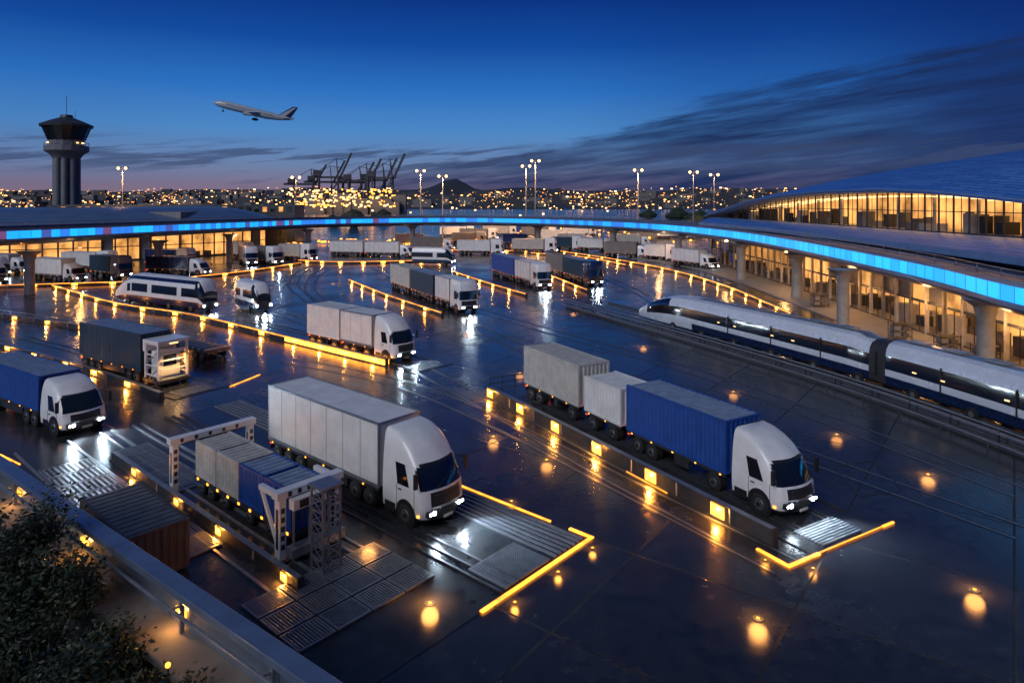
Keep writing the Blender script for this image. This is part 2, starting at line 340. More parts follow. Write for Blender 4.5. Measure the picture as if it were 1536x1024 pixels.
def truck(name,fx,fy,hd,units,kind='aero',paint=WHITE,near=2):
    e=empty(name,fx,fy,0,rad(hd)); cb_,cg,ch,wh,lp=MB(),MB(),MB(),MB(),MB()
    clen=0
    if kind:
        cab(cb_,kind,paint); clen=-CABS[kind][0][1]
        for s in(-1,1): wheel(wh,-1.35,s*1.28,s)
        ch.box(-clen-.3,-.6,-.5,.5,.5,.8,DARK)
        zl=.70 if kind=='low' else .78
        for s in(-1,1):
            y0,y1=sorted((s*.64,s*1.06))
            lp.box(-.36,-.085,y0,y1,zl-.12,zl+.12,DARK)
            for yy_ in(.73,.93): lp.ball((-.09-(yy_-.7)*.2,s*yy_,zl),.11,HEAD,.6,1,.85)
            y0,y1=sorted((s*1.0,s*1.262)); lp.box(-.62,-.5,y0,y1,.62,.7,AMB)
            if near==2: light('SPOT','headlight_lamp',(.1,s*.84,zl),900,(.66,.83,1),e,.06,ang=rad(100),rot=(rad(72),0,rad(-90)))
        if near==1: light('SPOT','headlight_lamp',(.2,0,.8),1200,(.68,.84,1),e,.15,ang=rad(110),rot=(rad(74),0,rad(-90)))
    x=-clen-.25
    for (ul,mat,ck,zt,gap) in units:
        x1=x-gap; x0=x1-ul
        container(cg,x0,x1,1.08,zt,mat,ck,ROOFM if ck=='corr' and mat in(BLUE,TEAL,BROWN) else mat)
        ch.box(x0+.1,x1-.1,-.55,.55,.72,1.06,DSTEEL)
        for s in(-1,1):
            ch.box(x0+.05,x1-.05,min(s*1.1,s*1.2),max(s*1.1,s*1.2),.92,1.06,DSTEEL)
            ax=[x0+.9,x0+2.0]+([x0+3.1] if ul>8 else [])+([x1-.8] if ul<8 and ul>4 else [])+([x1-.7,x1-1.8] if ul>=8 else [])
            if ul<4.2: ax=[x0+.8,x1-.8]
            for a in ax:
                wheel(wh,a,s*1.2,s,.46,.5)
                ch.box(a-.5,a+.5,min(s*.7,s*1.18),max(s*.7,s*1.18),.95,.99,DARK)
            if ul>6: ch.box(x0+3.7,x1-2.5,min(s*.95,s*1.12),max(s*.95,s*1.12),.45,.9,DSTEEL)
            q=x0+.4
            while q<x1: lp.box(q,q+.1,min(s*1.19,s*1.215),max(s*1.19,s*1.215),.96,1.02,AMB); q+=1.6
            lp.box(x0-.02,x0+.05,min(s*.8,s*1.1),max(s*.8,s*1.1),.8,.92,RED)
        ch.box(x0-.0,x0+.08,-1.1,1.1,.55,.7,DARK); ch.beam((x0,0,.8),(x0-gap-.3,0,.8),.15,.12,DSTEEL)
        x=x0
    if kind: cb_.obj('cab',e,38)
    cg.obj('cargo_box',e); ch.obj('chassis',e); wh.obj('wheels',e,40)
    if lp.v: lp.obj('lamps',e)
    return e
O=Vector((-3.55,27.7)); D=Vector((.755,-.656)); Nn=Vector((.656,.755)); A1=-41
def L1(a,c): p=O+D*a+Nn*c; return p.x,p.y
x,y=L1(0,1.25)
truck('box_truck',x,y,-41,[(9.6,WHITEB,'smooth',4.0,.1)])
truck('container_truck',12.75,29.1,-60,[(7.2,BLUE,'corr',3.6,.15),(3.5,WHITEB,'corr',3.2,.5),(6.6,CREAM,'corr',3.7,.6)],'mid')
truck('container_truck',-9,57.3,-40,[(4.7,WHITEB,'smooth',3.9,.1),(5.2,WHITEB,'corr',3.9,.12)])
truck('container_truck',-25.4,39.9,-33,[(9.5,BLUE,'corr',3.2,.1)],'low')
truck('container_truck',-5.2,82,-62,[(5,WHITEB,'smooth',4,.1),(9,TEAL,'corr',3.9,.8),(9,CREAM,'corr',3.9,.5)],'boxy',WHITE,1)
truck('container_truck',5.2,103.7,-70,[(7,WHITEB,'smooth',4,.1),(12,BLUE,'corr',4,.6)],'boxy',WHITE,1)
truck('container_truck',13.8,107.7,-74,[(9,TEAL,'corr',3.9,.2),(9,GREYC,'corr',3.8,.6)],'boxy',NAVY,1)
truck('box_truck',-73.5,114,-22,[(8,WHITEB,'smooth',3.9,.1)],'low',WHITE,1)
truck('box_truck',-85,111,-22,[(8,WHITEB,'smooth',3.9,.1)],'aero',WHITE,0)
truck('container_truck',-68.5,118.6,-32,[(7,TEAL,'corr',3.9,.1)],'boxy',GREYC,1)
truck('box_truck',-56.5,124,-12,[(9,NAVY,'smooth',3.5,.1)],'low',WHITE,1)
truck('box_truck',-55,141,-60,[(7,CREAM,'smooth',3.8,.1)],'boxy',WHITE,1)
truck('container_truck',-50,143,-40,[(8,GREYC,'corr',3.8,.1)],'boxy',WHITE,1)
truck('container_truck',-45,152,-30,[(7,CREAM,'corr',3.8,.1)],'boxy',WHITE,0)
truck('container_truck',-24,163,-12,[(9,WHITEB,'smooth',3.8,.1),(9,WHITEB,'smooth',3.8,.4)],'low',WHITE,1)
truck('container_truck',33.5,160,-25,[(8,GREYC,'corr',3.8,.1)],'low',WHITE,1)
truck('box_truck',41,134,-60,[(8,WHITEB,'smooth',3.8,.1)],'low',WHITE,0)
for i,(xx,yy,mm) in enumerate([(-14,255,WHITEB),(2,262,CREAM),(17,250,GREYC),(33,262,WHITEB),(50,252,CREAM),(-5,235,GREYC),(22,228,WHITEB),(66,240,WHITEB)]):
    truck('container_truck',xx,yy,R.choice([-8,8,172]),[(10,mm,'corr',3.9,.1)],R.choice(['boxy','low']),WHITE,0)
R2=random.Random(11)
for (xx,yy,hd,mm) in((-92,127,-15,CREAM),(-78,131,-15,WHITEB),(-66,138,-20,NAVY),(-98,110,-22,WHITEB),(-62,158,-40,CREAM),(-34,172,-5,CREAM),(-2,170,-10,WHITEB),(12,176,-12,CREAM),(20,184,-20,TEAL),(-16,186,0,GREYC),(28,178,-30,WHITEB),(-24,206,5,WHITEB),(-8,212,0,CREAM),(8,206,5,BLUE),(26,206,0,WHITEB),(42,200,-10,CREAM),(38,150,-50,WHITEB)):
    truck('box_truck',xx,yy,hd,[(R2.choice([6,7.5,8.5]),mm,R2.choice(['corr','smooth']),3.7,.1)],R2.choice(['boxy','low']),WHITE,0)
# ------------------------------------------------------------ swept vehicles
HP=[(0,.35),(1.15,.35),(1.42,.55),(1.5,1.15),(1.5,1.6),(1.46,2.5),(1.36,2.95),(1.1,3.3),(.6,3.48),(0,3.52)]
def tube(mb,st,matfn):
    rr=[]
    for (px,py,nx,ny,ws,hs,zo) in st:
        ring=[]
        for (o,z) in HP: ring.append((px+nx*o*ws,py+ny*o*ws,.35+(z-.35)*hs+zo))
        for (o,z) in HP[1:-1][::-1]: ring.append((px-nx*o*ws,py-ny*o*ws,.35+(z-.35)*hs+zo))
        rr.append(ring)
    def mf(i,j): return matfn(i,j if j<9 else 17-j)
    mb.rings(rr,mf)
def coach(name,fx,fy,hd,L,hs=1.1,ws=.86,nose=1.2,tail=0,stripe=NAVY,lit=True):
    e=empty(name,fx,fy,0,rad(hd)); b,wv,lp=MB(),MB(),MB(); st=[];xs=[];q=0
    while q<L: xs.append(q); q+= .3 if (q<nose or q>L-tail-.3) else .9
    xs.append(L)
    for q in xs:
        a=1;h=1
        if q<nose: t=q/nose; a=.78+.22*math.sin(t*math.pi/2); h=.6+.4*math.sin(t*math.pi/2)
        if tail and q>L-tail: t=(L-q)/tail; a=.35+.65*math.sin(t*math.pi/2); h=.3+.7*math.sin(t*math.pi/2)
        st.append((-q,0,0,1,ws*a,hs*h,0))
    def mf(i,k):
        q=xs[i]
        if q<nose and k>=4 and k<=6: return GLASS
        if q<nose and k==7 : return WHITE
        if k<=1: return DARK
        if k==2: return stripe
        if k==4 and (q<L-tail*.7): return GLASS if (i%7 or q<nose) else WHITE
        if k==6 and tail: return stripe
        return WHITE
    tube(b,st,mf); b.obj('body',e,35)
    q=2
    while q<L-1.5:
        for s in(-1,1): wheel(wv,-q,s*(1.5*ws+.02),s,.45,.3)
        q+=4.5 if L>9 else L-3.4
    wv.obj('wheels',e,40)
    b=MB(); b.box(-.05,.03,-.95*ws,.95*ws,1.35,2.05,GLASS); b.obj('windscreen',e)
    for s in(-1,1): lp.ball((0,s*.85,.85),.14,HEAD)
    lp.obj('lamps',e)
    if lit: light('SPOT','headlight_lamp',(.25,0,.85),1200,(.68,.84,1),e,.15,ang=rad(110),rot=(rad(74),0,rad(-90)))
    return e
coach('articulated_bus',-37.7,83.3,-30,20,1.2,.9,.9,6)
coach('shuttle_bus',-31,83.3,-48,6.5,1.05,.8,1.2,0,NAVY)
coach('shuttle_bus',-12.6,143,-15,9,1.1,.85,1.5)
coach('shuttle_bus',-100,118,-15,14,1.1,.85,1.2,0,NAVY,False)
coach('shuttle_bus',-92,121,-15,9,1.1,.85,1.2,0,NAVY,False)
TP=cr([(15.3,78.5),(21.4,65.6),(27.6,51),(31.2,38.6),(33.6,25),(34.6,12)],.75); TN=normals(TP)
tr=empty('passenger_train'); b=MB(); st=[]; ss=[]; acc=0
for i,p in enumerate(TP):
    if i: acc+=(TP[i]-TP[i-1]).length
    s=acc; a=h=1
    if s<9: t=min(1,s/9); a=.28+.72*math.sin(t*math.pi/2)**.7; h=.22+.78*math.sin(t*math.pi/2)**.9
    if abs(s-31)<.9: a=.9;h=.93
    st.append((p.x,p.y,TN[i].x,TN[i].y,a*1.0,h*1.06,.12)); ss.append(s)
RIB=pmat('bellows',(.03,.03,.035),.6)
TRW=pmat('train_white',(.72,.77,.84),.25,.15,.08,.6,coat=.7)
def tmf(i,k):
    s=ss[i]
    if abs(s-31.2)<1.0: return RIB
    if s<10:
        if 2.2<s<6.5 and k in(4,5,6): return GLASS
        if 6.5<=s<10 and k in(4,): return GLASS
        return NAVY if k<=1 else TRW
    if k<=2: return NAVY
    if k==4: return GLASS
    if k==8 : return STEEL
    return TRW
tube(b,st,tmf); b.obj('body',tr,30)
b=MB()
for i in range(18,len(TP)-1,1):
    p=TP[i];nn=TN[i]; d=(TP[i+1]-TP[i]).normalized()
    if i%7==0:
        q=p+Vector((nn.x,nn.y))*(-1.51)
        b.beam((q.x,q.y,1.2),(q.x,q.y,2.9),.04,.16,DARK)
    if i%4==0 and abs(ss[i]-31)>2:
        q=p; b.beam((q.x,q.y,3.90),(q.x+d.x*1.4,q.y+d.y*1.4,3.90),.8,.1,STEEL)
    if i%3==1 and abs(ss[i]-31)>2:
        q=p-Vector((nn.x,nn.y))*1.53; 
        if R.random()<.6: b.beam((q.x,q.y,2.1),(q.x+d.x*.3,q.y+d.y*.3,2.1),.02,.07,WARMB)
b.obj('roof_equipment',tr)
b=MB()
for i in range(10,len(TP)-1,6):
    p=TP[i];nn=TN[i]
    for s in(-1,1):
        q=p+Vector((nn.x,nn.y))*s*1.36; q2=p+Vector((nn.x,nn.y))*s*1.52
        b.cyl((q.x,q.y,.55),(q2.x,q2.y,.55),.42,RUB,16); b.cyl((q2.x,q2.y,.55),(q2.x+nn.x*s*.02,q2.y+nn.y*s*.02,.55),.2,HUB,12)
b.obj('wheels',tr)
sgn=1 if TN[0].x<0 else -1
b=MB(); GP=cr([(10.5,88.5),(15.3,78.5),(21.4,65.6),(27.6,51),(31.2,38.6),(33.6,25),(34.6,12)],1.5)
sweep(b,GP,[(3.9*sgn,0),(3.9*sgn,.3),(3.5*sgn,.3),(3.5*sgn,.12),(-2.6*sgn,.12),(-2.6*sgn,.3),(-2.9*sgn,.3),(-2.9*sgn,0)],lambda i,j:DCONC if j!=3 else TILE)
for o in(2.9,2.4,.75,-.75,-1.9): sweep(b,GP,[((o-.06)*sgn,.125),((o-.06)*sgn,.2),((o+.06)*sgn,.2),((o+.06)*sgn,.125)],STEEL)
b.obj('train_guideway')
b=MB(); RP=GP; RN=normals(RP)
for o,z in((3.7,.75),(3.7,1.05),(3.1,.6),(4.5,.45)):
    for i in range(len(RP)-1):
        p=RP[i]+RN[i]*o*sgn;q=RP[i+1]+RN[i+1]*o*sgn
        b.cyl((p.x,p.y,z),(q.x,q.y,z),.06,STEEL,6)
        if i%2==0: b.cyl((p.x,p.y,.0),(p.x,p.y,z),.04,DSTEEL,6)
b.obj('guideway_railing')
# ------------------------------------------------------------ lane barriers with amber lamps
AG=(1,.36,.05)
def down_spot(loc,en,parent=None,size=.12,col=AG,ang=150): return light('SPOT','amber_glow',loc,en,col,parent,size,ang=rad(ang),blend=.6)  # spot aimed straight down; its source stays unseen from the camera above
def barrier(name,pts,h=.5,w=.3,every=7,plen=.7,ph=.3,side=(-1,1),en=14,cont=None,off=3,lights=True,rail=False,line=False):
    e=empty(name); path=cr(pts,1.0); N=normals(path); b=MB(); lp=MB()
    sweep(b,path,[(-w/2-.1,0),(-w/2-.1,.1),(-w/2,.1),(-w/2,h),(w/2,h),(w/2,.1),(w/2+.1,.1),(w/2+.1,0)],lambda i,j:STEEL if j==3 else DSTEEL)
    for i in(0,-1):
        p=path[i]; d=N[i]; b.beam((p.x-d.x*w/2,p.y-d.y*w/2,h/2),(p.x+d.x*w/2,p.y+d.y*w/2,h/2),.1,h+.02,DSTEEL)
    acc=0;nxt=off;k=0
    for i in range(len(path)-1):
        p=path[i];q=path[i+1];acc+=(q-p).length; d=(q-p).normalized()
        if rail:
            b.cyl((p.x,p.y,h+.4),(q.x,q.y,h+.4),.03,STEEL,6)
            if i%2==0: b.cyl((p.x,p.y,h),(p.x,p.y,h+.4),.025,STEEL,6)
        if line:
            for s in side:
                c=p+N[i]*s*(w/2+.01); c2=q+N[i+1]*s*(w/2+.01); lp.beam((c.x,c.y,h-.08),(c2.x,c2.y,h-.08),.015,.11,AMBT)
        if i%3==0:
            c=p+N[i]*side[0]*(w/2+.02); b.beam((c.x,c.y,.05),(c.x,c.y,h-.02),.08,.06,STEEL)
        inc= cont and cont[0]<acc<cont[1]
        if acc>=nxt or inc:
            if not inc: nxt=acc+every
            for s in side:
                c=p+N[i]*s*(w/2+.04); pl=(1.04 if inc else plen)
                lp.beam((c.x,c.y,h*.52),(c.x+d.x*pl,c.y+d.y*pl,h*.52),.03,ph,AMBP)
            k+=1
            if lights and (not inc or k%4==0):
                s=side[0]; c=p+N[i]*s*(w/2+.14)+d*plen/2
                light('POINT','amber_glow',(c.x,c.y,h*.6),en*4.5,AG,e,.06)
    b.obj('beam',e); lp.obj('amber_panels',e)
    return e
def W(px,py):
    s=py-300; return (14*(px-768)/s,14000/s)
barrier('lane_barrier',[(-73,106),(-52.4,88),(-37.6,78.7),(-22.3,66),(-10.6,56.3)],.6,.35,6,1.0,.4,(-1,1),26,cont=(65,80),line=True)
barrier('lane_barrier',[(-66,82),(-39.5,68.3),(-25,57.6)],.5,.3,6,.8,.3,(-1,),26,rail=True)
barrier('lane_barrier',[(-58,69),(-34.9,54.4),(-24.6,46.8)],.5,.3,5,.9,.35,(-1,1),28)
barrier('lane_barrier',[(-27.8,114),(-18,96),(-8.4,80.5)],.5,.3,6,.8,.3,(-1,1),26,line=True)
barrier('lane_barrier',[(-11,127),(-4,110),(2.1,96.6)],.5,.3,6,.9,.35,(-1,1),28,line=True)
barrier('lane_barrier',[(5.6,128),(9,112),(11.5,101)],.5,.3,6,.9,.35,(-1,1),28,line=True)
barrier('lane_barrier',[(13,178),(25,150),(31.5,128),(34,104),(33.6,80)],.5,.3,6,.8,.3,(-1,1),28,line=True)
barrier('lane_barrier',[(-48,150),(-38,146),(-25,148),(-14,152)],.6,.3,4,1,.4,(-1,1),30,line=True)
barrier('lane_barrier',[(-58,116),(-51,128),(-46,145)],.5,.3,6,.9,.3,(-1,1),28,line=True)
barrier('lane_barrier',[(-90,104),(-72,109),(-60,112)],.5,.3,5,.9,.3,(-1,1),30,line=True)
barrier('lane_barrier',[(5,172),(18,158),(24,140)],.5,.3,5,.9,.3,(-1,1),30,line=True)
barrier('lane_barrier',[(-40,176),(-15,180),(8,176)],.6,.3,5,1,.4,(-1,1),30,line=True)
barrier('lane_barrier',[(-1.6,47.4),(4.6,37),(10.6,26.9)],.75,.3,4,.75,.52,(-1,),36,off=.5,rail=False)
barrier('lane_barrier',[L1(-19,-5.5),L1(-9,-5.5),L1(-.6,-5.5)],.45,.25,4.2,.4,.25,(-1,),12,off=4)
barrier('lane_barrier',[L1(-16,-1.2),L1(-12,-1.2),L1(-9,-1.2)],.4,.25,4.2,.4,.2,(-1,),12,off=2)
b=MB()
for k in range(7):
    px,py=-1.6+k*.9,47.6+k*.45; b.cyl((px,py,0),(px,py,1.3),.04,DSTEEL,6)
for z in(.5,.9,1.3): b.cyl((-1.6,47.6,z),(3.8,50.3,z),.035,DSTEEL,6)
b.obj('lane_railing')
# ------------------------------------------------------------ lane slabs, grates, strips
def fr_box(mb,fn,a0,a1,c0,c1,z0,z1,mat):
    P=[fn(a0,c0),fn(a1,c0),fn(a1,c1),fn(a0,c1)]
    mb.add([(*p,z0) for p in P]+[(*p,z1) for p in P],[(0,3,2,1),(4,5,6,7),(0,1,5,4),(1,2,6,5),(2,3,7,6),(3,0,4,7)],mat)
b=MB()
fr_box(b,L1,-24,5.2,-9.2,4.3,-.01,.02,TILE); b.obj('lane_slab')
b=MB()
for c in(-4.6,-4.0,-2.8,-2.3,-.9,-.4,.1,2.3,2.6,2.9,3.2,3.5,3.8,4.05,-6.3,-8.8): fr_box(b,L1,-24,5.0 if c>-2 else -.4,c-.06,c+.06,.02,.085,STEEL if c>2 or c<-2 else DSTEEL)
b.obj('lane_rails')
def grate(mb,fn,a0,a1,c0,c1,nb,along=True):
    fr_box(mb,fn,a0,a1,c0,c1,.02,.05,DARK)
    for (q0,q1,r0,r1) in((a0,a1,c0,c0+.07),(a0,a1,c1-.07,c1),(a0,a0+.07,c0+.07,c1-.07),(a1-.07,a1,c0+.07,c1-.07)): fr_box(mb,fn,q0,q1,r0,r1,.05,.11,STEEL)
    for k in range(nb):
        if along:
            t=c0+.07+(c1-c0-.14)*(k+.3)/nb; fr_box(mb,fn,a0+.07,a1-.07,t,t+(c1-c0)/nb*.45,.05,.1,STEEL)
        else:
            t=a0+.07+(a1-a0-.14)*(k+.3)/nb; fr_box(mb,fn,t,t+(a1-a0)/nb*.45,c0+.07,c1-.07,.05,.1,STEEL)
b=MB()
for i in range(3):
    for j in range(4): grate(b,L1,-1.2+i*1.25,-.05+i*1.25,-7.4+j*1.42,-6.05+j*1.42,11,along=(i+j)%3!=0)
for i in range(5): grate(b,L1,-20+i*1.6,-18.5+i*1.6,-5.2,-3.4,9,False); grate(b,L1,-20+i*1.6,-18.5+i*1.6,-8.7,-6.4,9,True)
for i in range(4): grate(b,L1,-12+i*1.6,-10.5+i*1.6,-7.3,-5.9,8,i%2==0)
grate(b,L1,3.1,5.0,-.7,1.9,22,True)
b.obj('floor_grate')
b=MB()
def fs(fn,a0,a1,c0,c1,m=AMBL): fr_box(b,fn,a0,a1,c0,c1,.02,.07,m)
fs(L1,5.15,5.3,-2.2,4.5); fs(L1,4.1,5.15,4.35,4.5); fs(L1,-2.6,3.1,4.35,4.44)
OR=Vector((12.75,29.1)); DR=Vector((.5,-.866)); NR=Vector((.866,.5))
def LR(a,c): p=OR+DR*a+NR*c; return p.x,p.y
fs(LR,2.0,2.15,-3.8,-1.9); fs(LR,.6,2.0,-3.8,-3.66); fs(LR,2.0,2.1,2.4,3.2); fs(LR,2.03,2.05,-1.9,2.4,AMBT); fs(LR,-9,-6,4.2,4.23,AMBT)
fs(LR,-21,-5,-3.32,-3.28,AMBT)
for (p,q) in(((0,682),(30,697)),((345,580),(390,562))):
    a,c=W(*p),W(*q); b.beam((*a,.03),(*c,.03),.07,.04,AMBL)
b.obj('amber_ground_strip')
for k,(fn,a,c) in enumerate(((L1,5.7,-1),(L1,5.7,1.5),(L1,5.7,3.8),(L1,.5,4.8),(LR,2.6,-3),(LR,1.3,-4.1))):
    e=empty('kerb_lamp',*fn(a,c)); kb=MB(); kb.cyl((0,0,0),(0,0,.03),.09,DSTEEL,12); kb.cyl((0,0,.03),(0,0,.035),.05,AMB,10); kb.obj('lens',e); down_spot((0,0,.3),34,e,.12)
b=MB()
fr_box(b,LR,-22,2.0,-2.2,2.6,-.01,.05,TILE)
for c in(-1.1,-.8,.8,1.1,2.3): fr_box(b,LR,-22,0.4,c-.06,c+.06,.05,.1,DSTEEL)
for k in range(9): fr_box(b,LR,.45+k*.16,.53+k*.16,-1.3,1.3,.05,.1,STEEL)
b.obj('lane_slab')
b=MB()
OM=Vector((-9,57.3)); DM=Vector((.766,-.643)); NM=Vector((.643,.766))
def LM(a,c): p=OM+DM*a+NM*c; return p.x,p.y
def LT(a,c):
    d=Vector((.839,-.545)); q=Vector((.545,.839)); p=Vector((-25.2,50.1))+d*a+q*c; return p.x,p.y
for fn in(LM,LT): 
    fr_box(b,fn,-30,3.2,-2.0,2.4,-.01,.05,TILE)
    for c in(-1,1,1.9): fr_box(b,fn,-30,2,c-.06,c+.06,.05,.09,DSTEEL)
    for k in range(9): fr_box(b,fn,1.2+k*.2,1.3+k*.2,-1.3,1.3,.05,.09,STEEL)
b.obj('lane_slab')
b=MB()
for pts in([W(430,540),W(600,575),W(760,640),W(960,740),W(1180,850)],[W(420,470),W(560,520),W(700,590),W(880,690),W(1090,800)],
           [W(690,480),W(800,530),W(960,590),W(1200,680),W(1536,800)],[W(560,400),W(640,440),W(800,490),W(1050,560),W(1536,740)],
           [W(470,455),W(440,425),W(470,400),W(560,390)],[W(500,470),W(465,430),W(495,402),W(580,394)],[W(700,380),W(840,395),W(960,440),W(1000,480)]):
    P=cr(pts,1.5)
    for o in(-.75,.75):
        sweep(b,P,[(o-.18,.006),(o+.18,.006)],DARK); sweep(b,P,[(o-.06,.012),(o+.06,.012)],STEEL)
b.obj('tram_rails')
b=MB()
P=[(1250,700),(1310,690),(1355,735),(1290,745)]
for i in range(4):
    a,c=W(*P[i]),W(*P[(i+1)%4]); b.beam((*a,.01),(*c,.01),.07,.02,DSTEEL)
b.obj('service_hatch')
def added_pool_lamp(px,py,en=25):  # lamps added to make the amber light pools; no fitting is known there
    x,y=W(px,py); e=empty('added_pool_lamp',x,y); b=MB(); b.cyl((0,0,0),(0,0,.04),.2,DSTEEL,16,.18); b.cyl((0,0,.04),(0,0,.05),.06,AMB,12); b.obj('lens',e)
    down_spot((0,0,.45),en*5,e,.3,(1,.40,.09),158)
for p in((1392,712,22),(1255,652,16),(1100,588,16),(645,905,30),(1462,885,18),(1137,928,20),(740,655,22),(500,425,30),(860,470,24),(965,520,24),(610,440,34),(820,690,16),(553,824,18),(700,500,20),(780,560,18)): added_pool_lamp(*p)
# ------------------------------------------------------------ wagon + gantries + lattice tower + dark container
x,y=L1(-3.1,-3.5)
e=empty('container_wagon',x,y,0,rad(A1)); b=MB()
for k,(mm) in enumerate((BLUE,BLUE,CREAM,CREAM)): container(b,-2.15*(k+1)+.02,-2.15*k-.06,.8,2.45,mm,'corr',ROOFM if mm is BLUE else CREAM,.85)
b.obj('cargo_box',e); b=MB(); b.box(-8.7,.1,-.85,.85,.58,.78,DSTEEL); b.box(-8.7,.1,-.4,.4,.4,.58,DARK)
for k in range(9): b.box(-8.4+k*1.0,-8.25+k*1.0,-.87,.87,.63,.73,AMB)
b.obj('chassis',e); b=MB()
for xx in(-8,-7,-5.6,-3.4,-1.7,-.7):
    for s in(-1,1): wheel(b,xx,s*.84,s,.34,.25)
b.obj('wheels',e,40)
def gantry(a,c0,c1,h,clad=False):
    e=empty('loading_gantry',*L1(a,c0),0,rad(A1)); wd=c1-c0; b=MB()
    for yy in(0,wd):
        b.box(-.18,.18,yy-.14,yy+.14,.08,h,WHITE); b.box(-.35,.35,yy-.25,yy+.25,.02,.1,DSTEEL)
        b.box(-.09,.09,yy-.148,yy+.148,.5,h-.4,DARK)
        for k in range(5): b.box(.181,.2,yy-.08,yy+.08,.5+k*.35,.7+k*.35,DSTEEL)
    b.box(-.22,.22,-.25,wd+.25,h,h+.28,WHITE); b.box(-.15,.15,.4,wd-.4,h-.1,h-.001,DSTEEL)
    for k in range(5): b.box(.22,.25,.2+k*(wd-.4)/5,.35+k*(wd-.4)/5,h+.05,h+.23,DARK)
    if clad:
        b.box(.2,.55,.25,wd-.15,h-.45,h-.05,WHITEB)
        for yy in(.5,1.1,1.7): b.box(.55,.56,yy,yy+.4,h-.4,h-.1,DARK)
        b.beam((-.1,0,.4),(-1.4,0,h-.1),.12,.12,WHITE); b.beam((-.1,wd,.4),(-1.4,wd,h-.1),.12,.12,WHITE); b.box(-1.5,-.22,-.1,.1,h-.05,h+.15,WHITE); b.box(-1.5,-.22,wd-.1,wd+.1,h-.05,h+.15,WHITE)
        b.box(.2,.7,.1,wd,.25,.6,STEEL)
        for yy in(.3,1.0,1.7): b.cyl((.45,yy,.6),(.45,yy,h-.45),.05,STEEL,8)
    b.obj('frame',e,bevel=.03)
gantry(-2.9,-4.95,-2.45,2.45,clad=True); gantry(-12.3,-5.1,-1.3,2.35)
def lattice(name,x,y,rz,w,h):
    e=empty(name,x,y,0,rz); b=MB()
    for sx in(-1,1):
        for sy in(-1,1): b.beam((sx*w/2,sy*w/2,.02),(sx*w/2,sy*w/2,h),.07,.07,STEEL)
    n_=int(h/.45)
    for k in range(n_+1):
        z=.12+k*(h-.15)/n_; 
        for s in(-1,1):
            b.beam((-w/2,s*w/2,z),(w/2,s*w/2,z),.04,.04,STEEL); b.beam((s*w/2,-w/2,z),(s*w/2,w/2,z),.04,.04,STEEL)
            if k<n_:
                z2=z+(h-.15)/n_; b.beam((-w/2*s,s*w/2,z),(w/2*s,s*w/2,z2),.03,.03,STEEL); b.beam((s*w/2,-w/2*s,z),(s*w/2,w/2*s,z2),.03,.03,STEEL)
    b.box(-w/2-.1,w/2+.1,-w/2-.1,w/2+.1,h,h+.08,STEEL); b.obj('lattice',e)
lattice('lattice_tower',*L1(-1.1,-4.1),rad(A1),.75,3.2)
e=truck('container_loader',-25.2-2.1,50.1+1.36,-33,[(9.6,TEAL,'corr',3.8,.0)],None)
b=MB()
for s in(-1,1):
    for xx in(.3,2.0): b.beam((xx,s*1.1,.1),(xx,s*1.1,3.3),.16,.16,WHITE)
    for z in(.9,1.6,2.4,3.2): b.beam((.3,s*1.1,z),(2.0,s*1.1,z),.09,.09,WHITE)
    for z in(.3,1.6): b.beam((.3,s*1.1,z),(2.0,s*1.1,z+1.2),.07,.07,STEEL)
for z in(.6,1.3,2.0,2.7,3.3):
    for xx in(.3,2.0): b.beam((xx,-1.1,z),(xx,1.1,z),.1,.1,WHITE)
b.box(.1,2.2,-1.25,1.25,3.3,3.5,WHITE); b.box(.5,1.6,-.8,.8,.5,2.6,WHITEB); b.box(1.6,1.65,-.5,.5,1.5,2.3,GLASS); b.box(0,2.4,-1.2,1.2,.35,.6,DSTEEL)
b.box(.02,.3,-1.2,1.2,2.6,3.3,WHITE); b.box(2.08,2.2,-.3,.3,3.2,3.29,WARMB)
b.obj('loader_frame',e)
b=MB()
for xx in(.5,1.8):
    for s in(-1,1): wheel(b,xx,s*1.2,s,.36,.3)
b.obj('loader_wheels',e)
down_spot((2.7,0,2.6),320,e,.12,(1,.55,.2))
x,y=L1(-5.0,-8.6); e=empty('shipping_container',x,y,0,rad(A1)); b=MB(); container(b,-5.0,0,.12,1.95,BROWN,'corr',GREYC,1.1); b.obj('steel_box',e)
b=MB()
for xx in(-4.6,-.4): b.box(xx-.2,xx+.2,-1,1,.02,.118,DSTEEL)
b.obj('feet',e)
e=empty('flat_wagon',-25.5,58.2,0,rad(-33)); b=MB(); b.box(-9,0,-1.1,1.1,.75,.95,DSTEEL)
for k in range(10): b.box(-8.8+k*.9,-8.5+k*.9,-1.1,1.1,.95,1.1,STEEL)
for xx in(-8,-7,-2,-1):
    for s in(-1,1): wheel(b,xx,s*1.12,s,.38,.25)
b.obj('deck',e)
# ------------------------------------------------------------ elevated roadway
DKP=[(34.5,30,-.4),(34.2,44,-.4),(36.6,58,-.3),(37.6,74,-.1),(38.8,95,0),(39,118,0),(35.5,143,0),(26,168,0),(8,188,.1),(-15,197,.2),(-38,190,.2),(-53,175,.3),(-61,150,.5),(-66,125,.8),(-72,100,1),(-82,80,1.1),(-100,60,1.2)]
DK=cr(DKP,1.6); e=empty('elevated_roadway')
b=MB()
DN=normals(DK)
so_= -1
prof=[(1.2,6.3),(.15,6.75),(0,6.95),(0,7.3),(.1,7.31),(.1,8.45),(0,8.46),(0,8.85),(.3,8.85),(.3,8.2),(9.2,8.2),(9.2,8.95),(9.5,8.95),(9.5,6.9),(8.2,6.3)]
UNDER=pmat('deck_underside',(.12,.11,.10),.6)
DECKB=pmat('deck_fascia',(.09,.15,.27),.3,.3,.25,1)
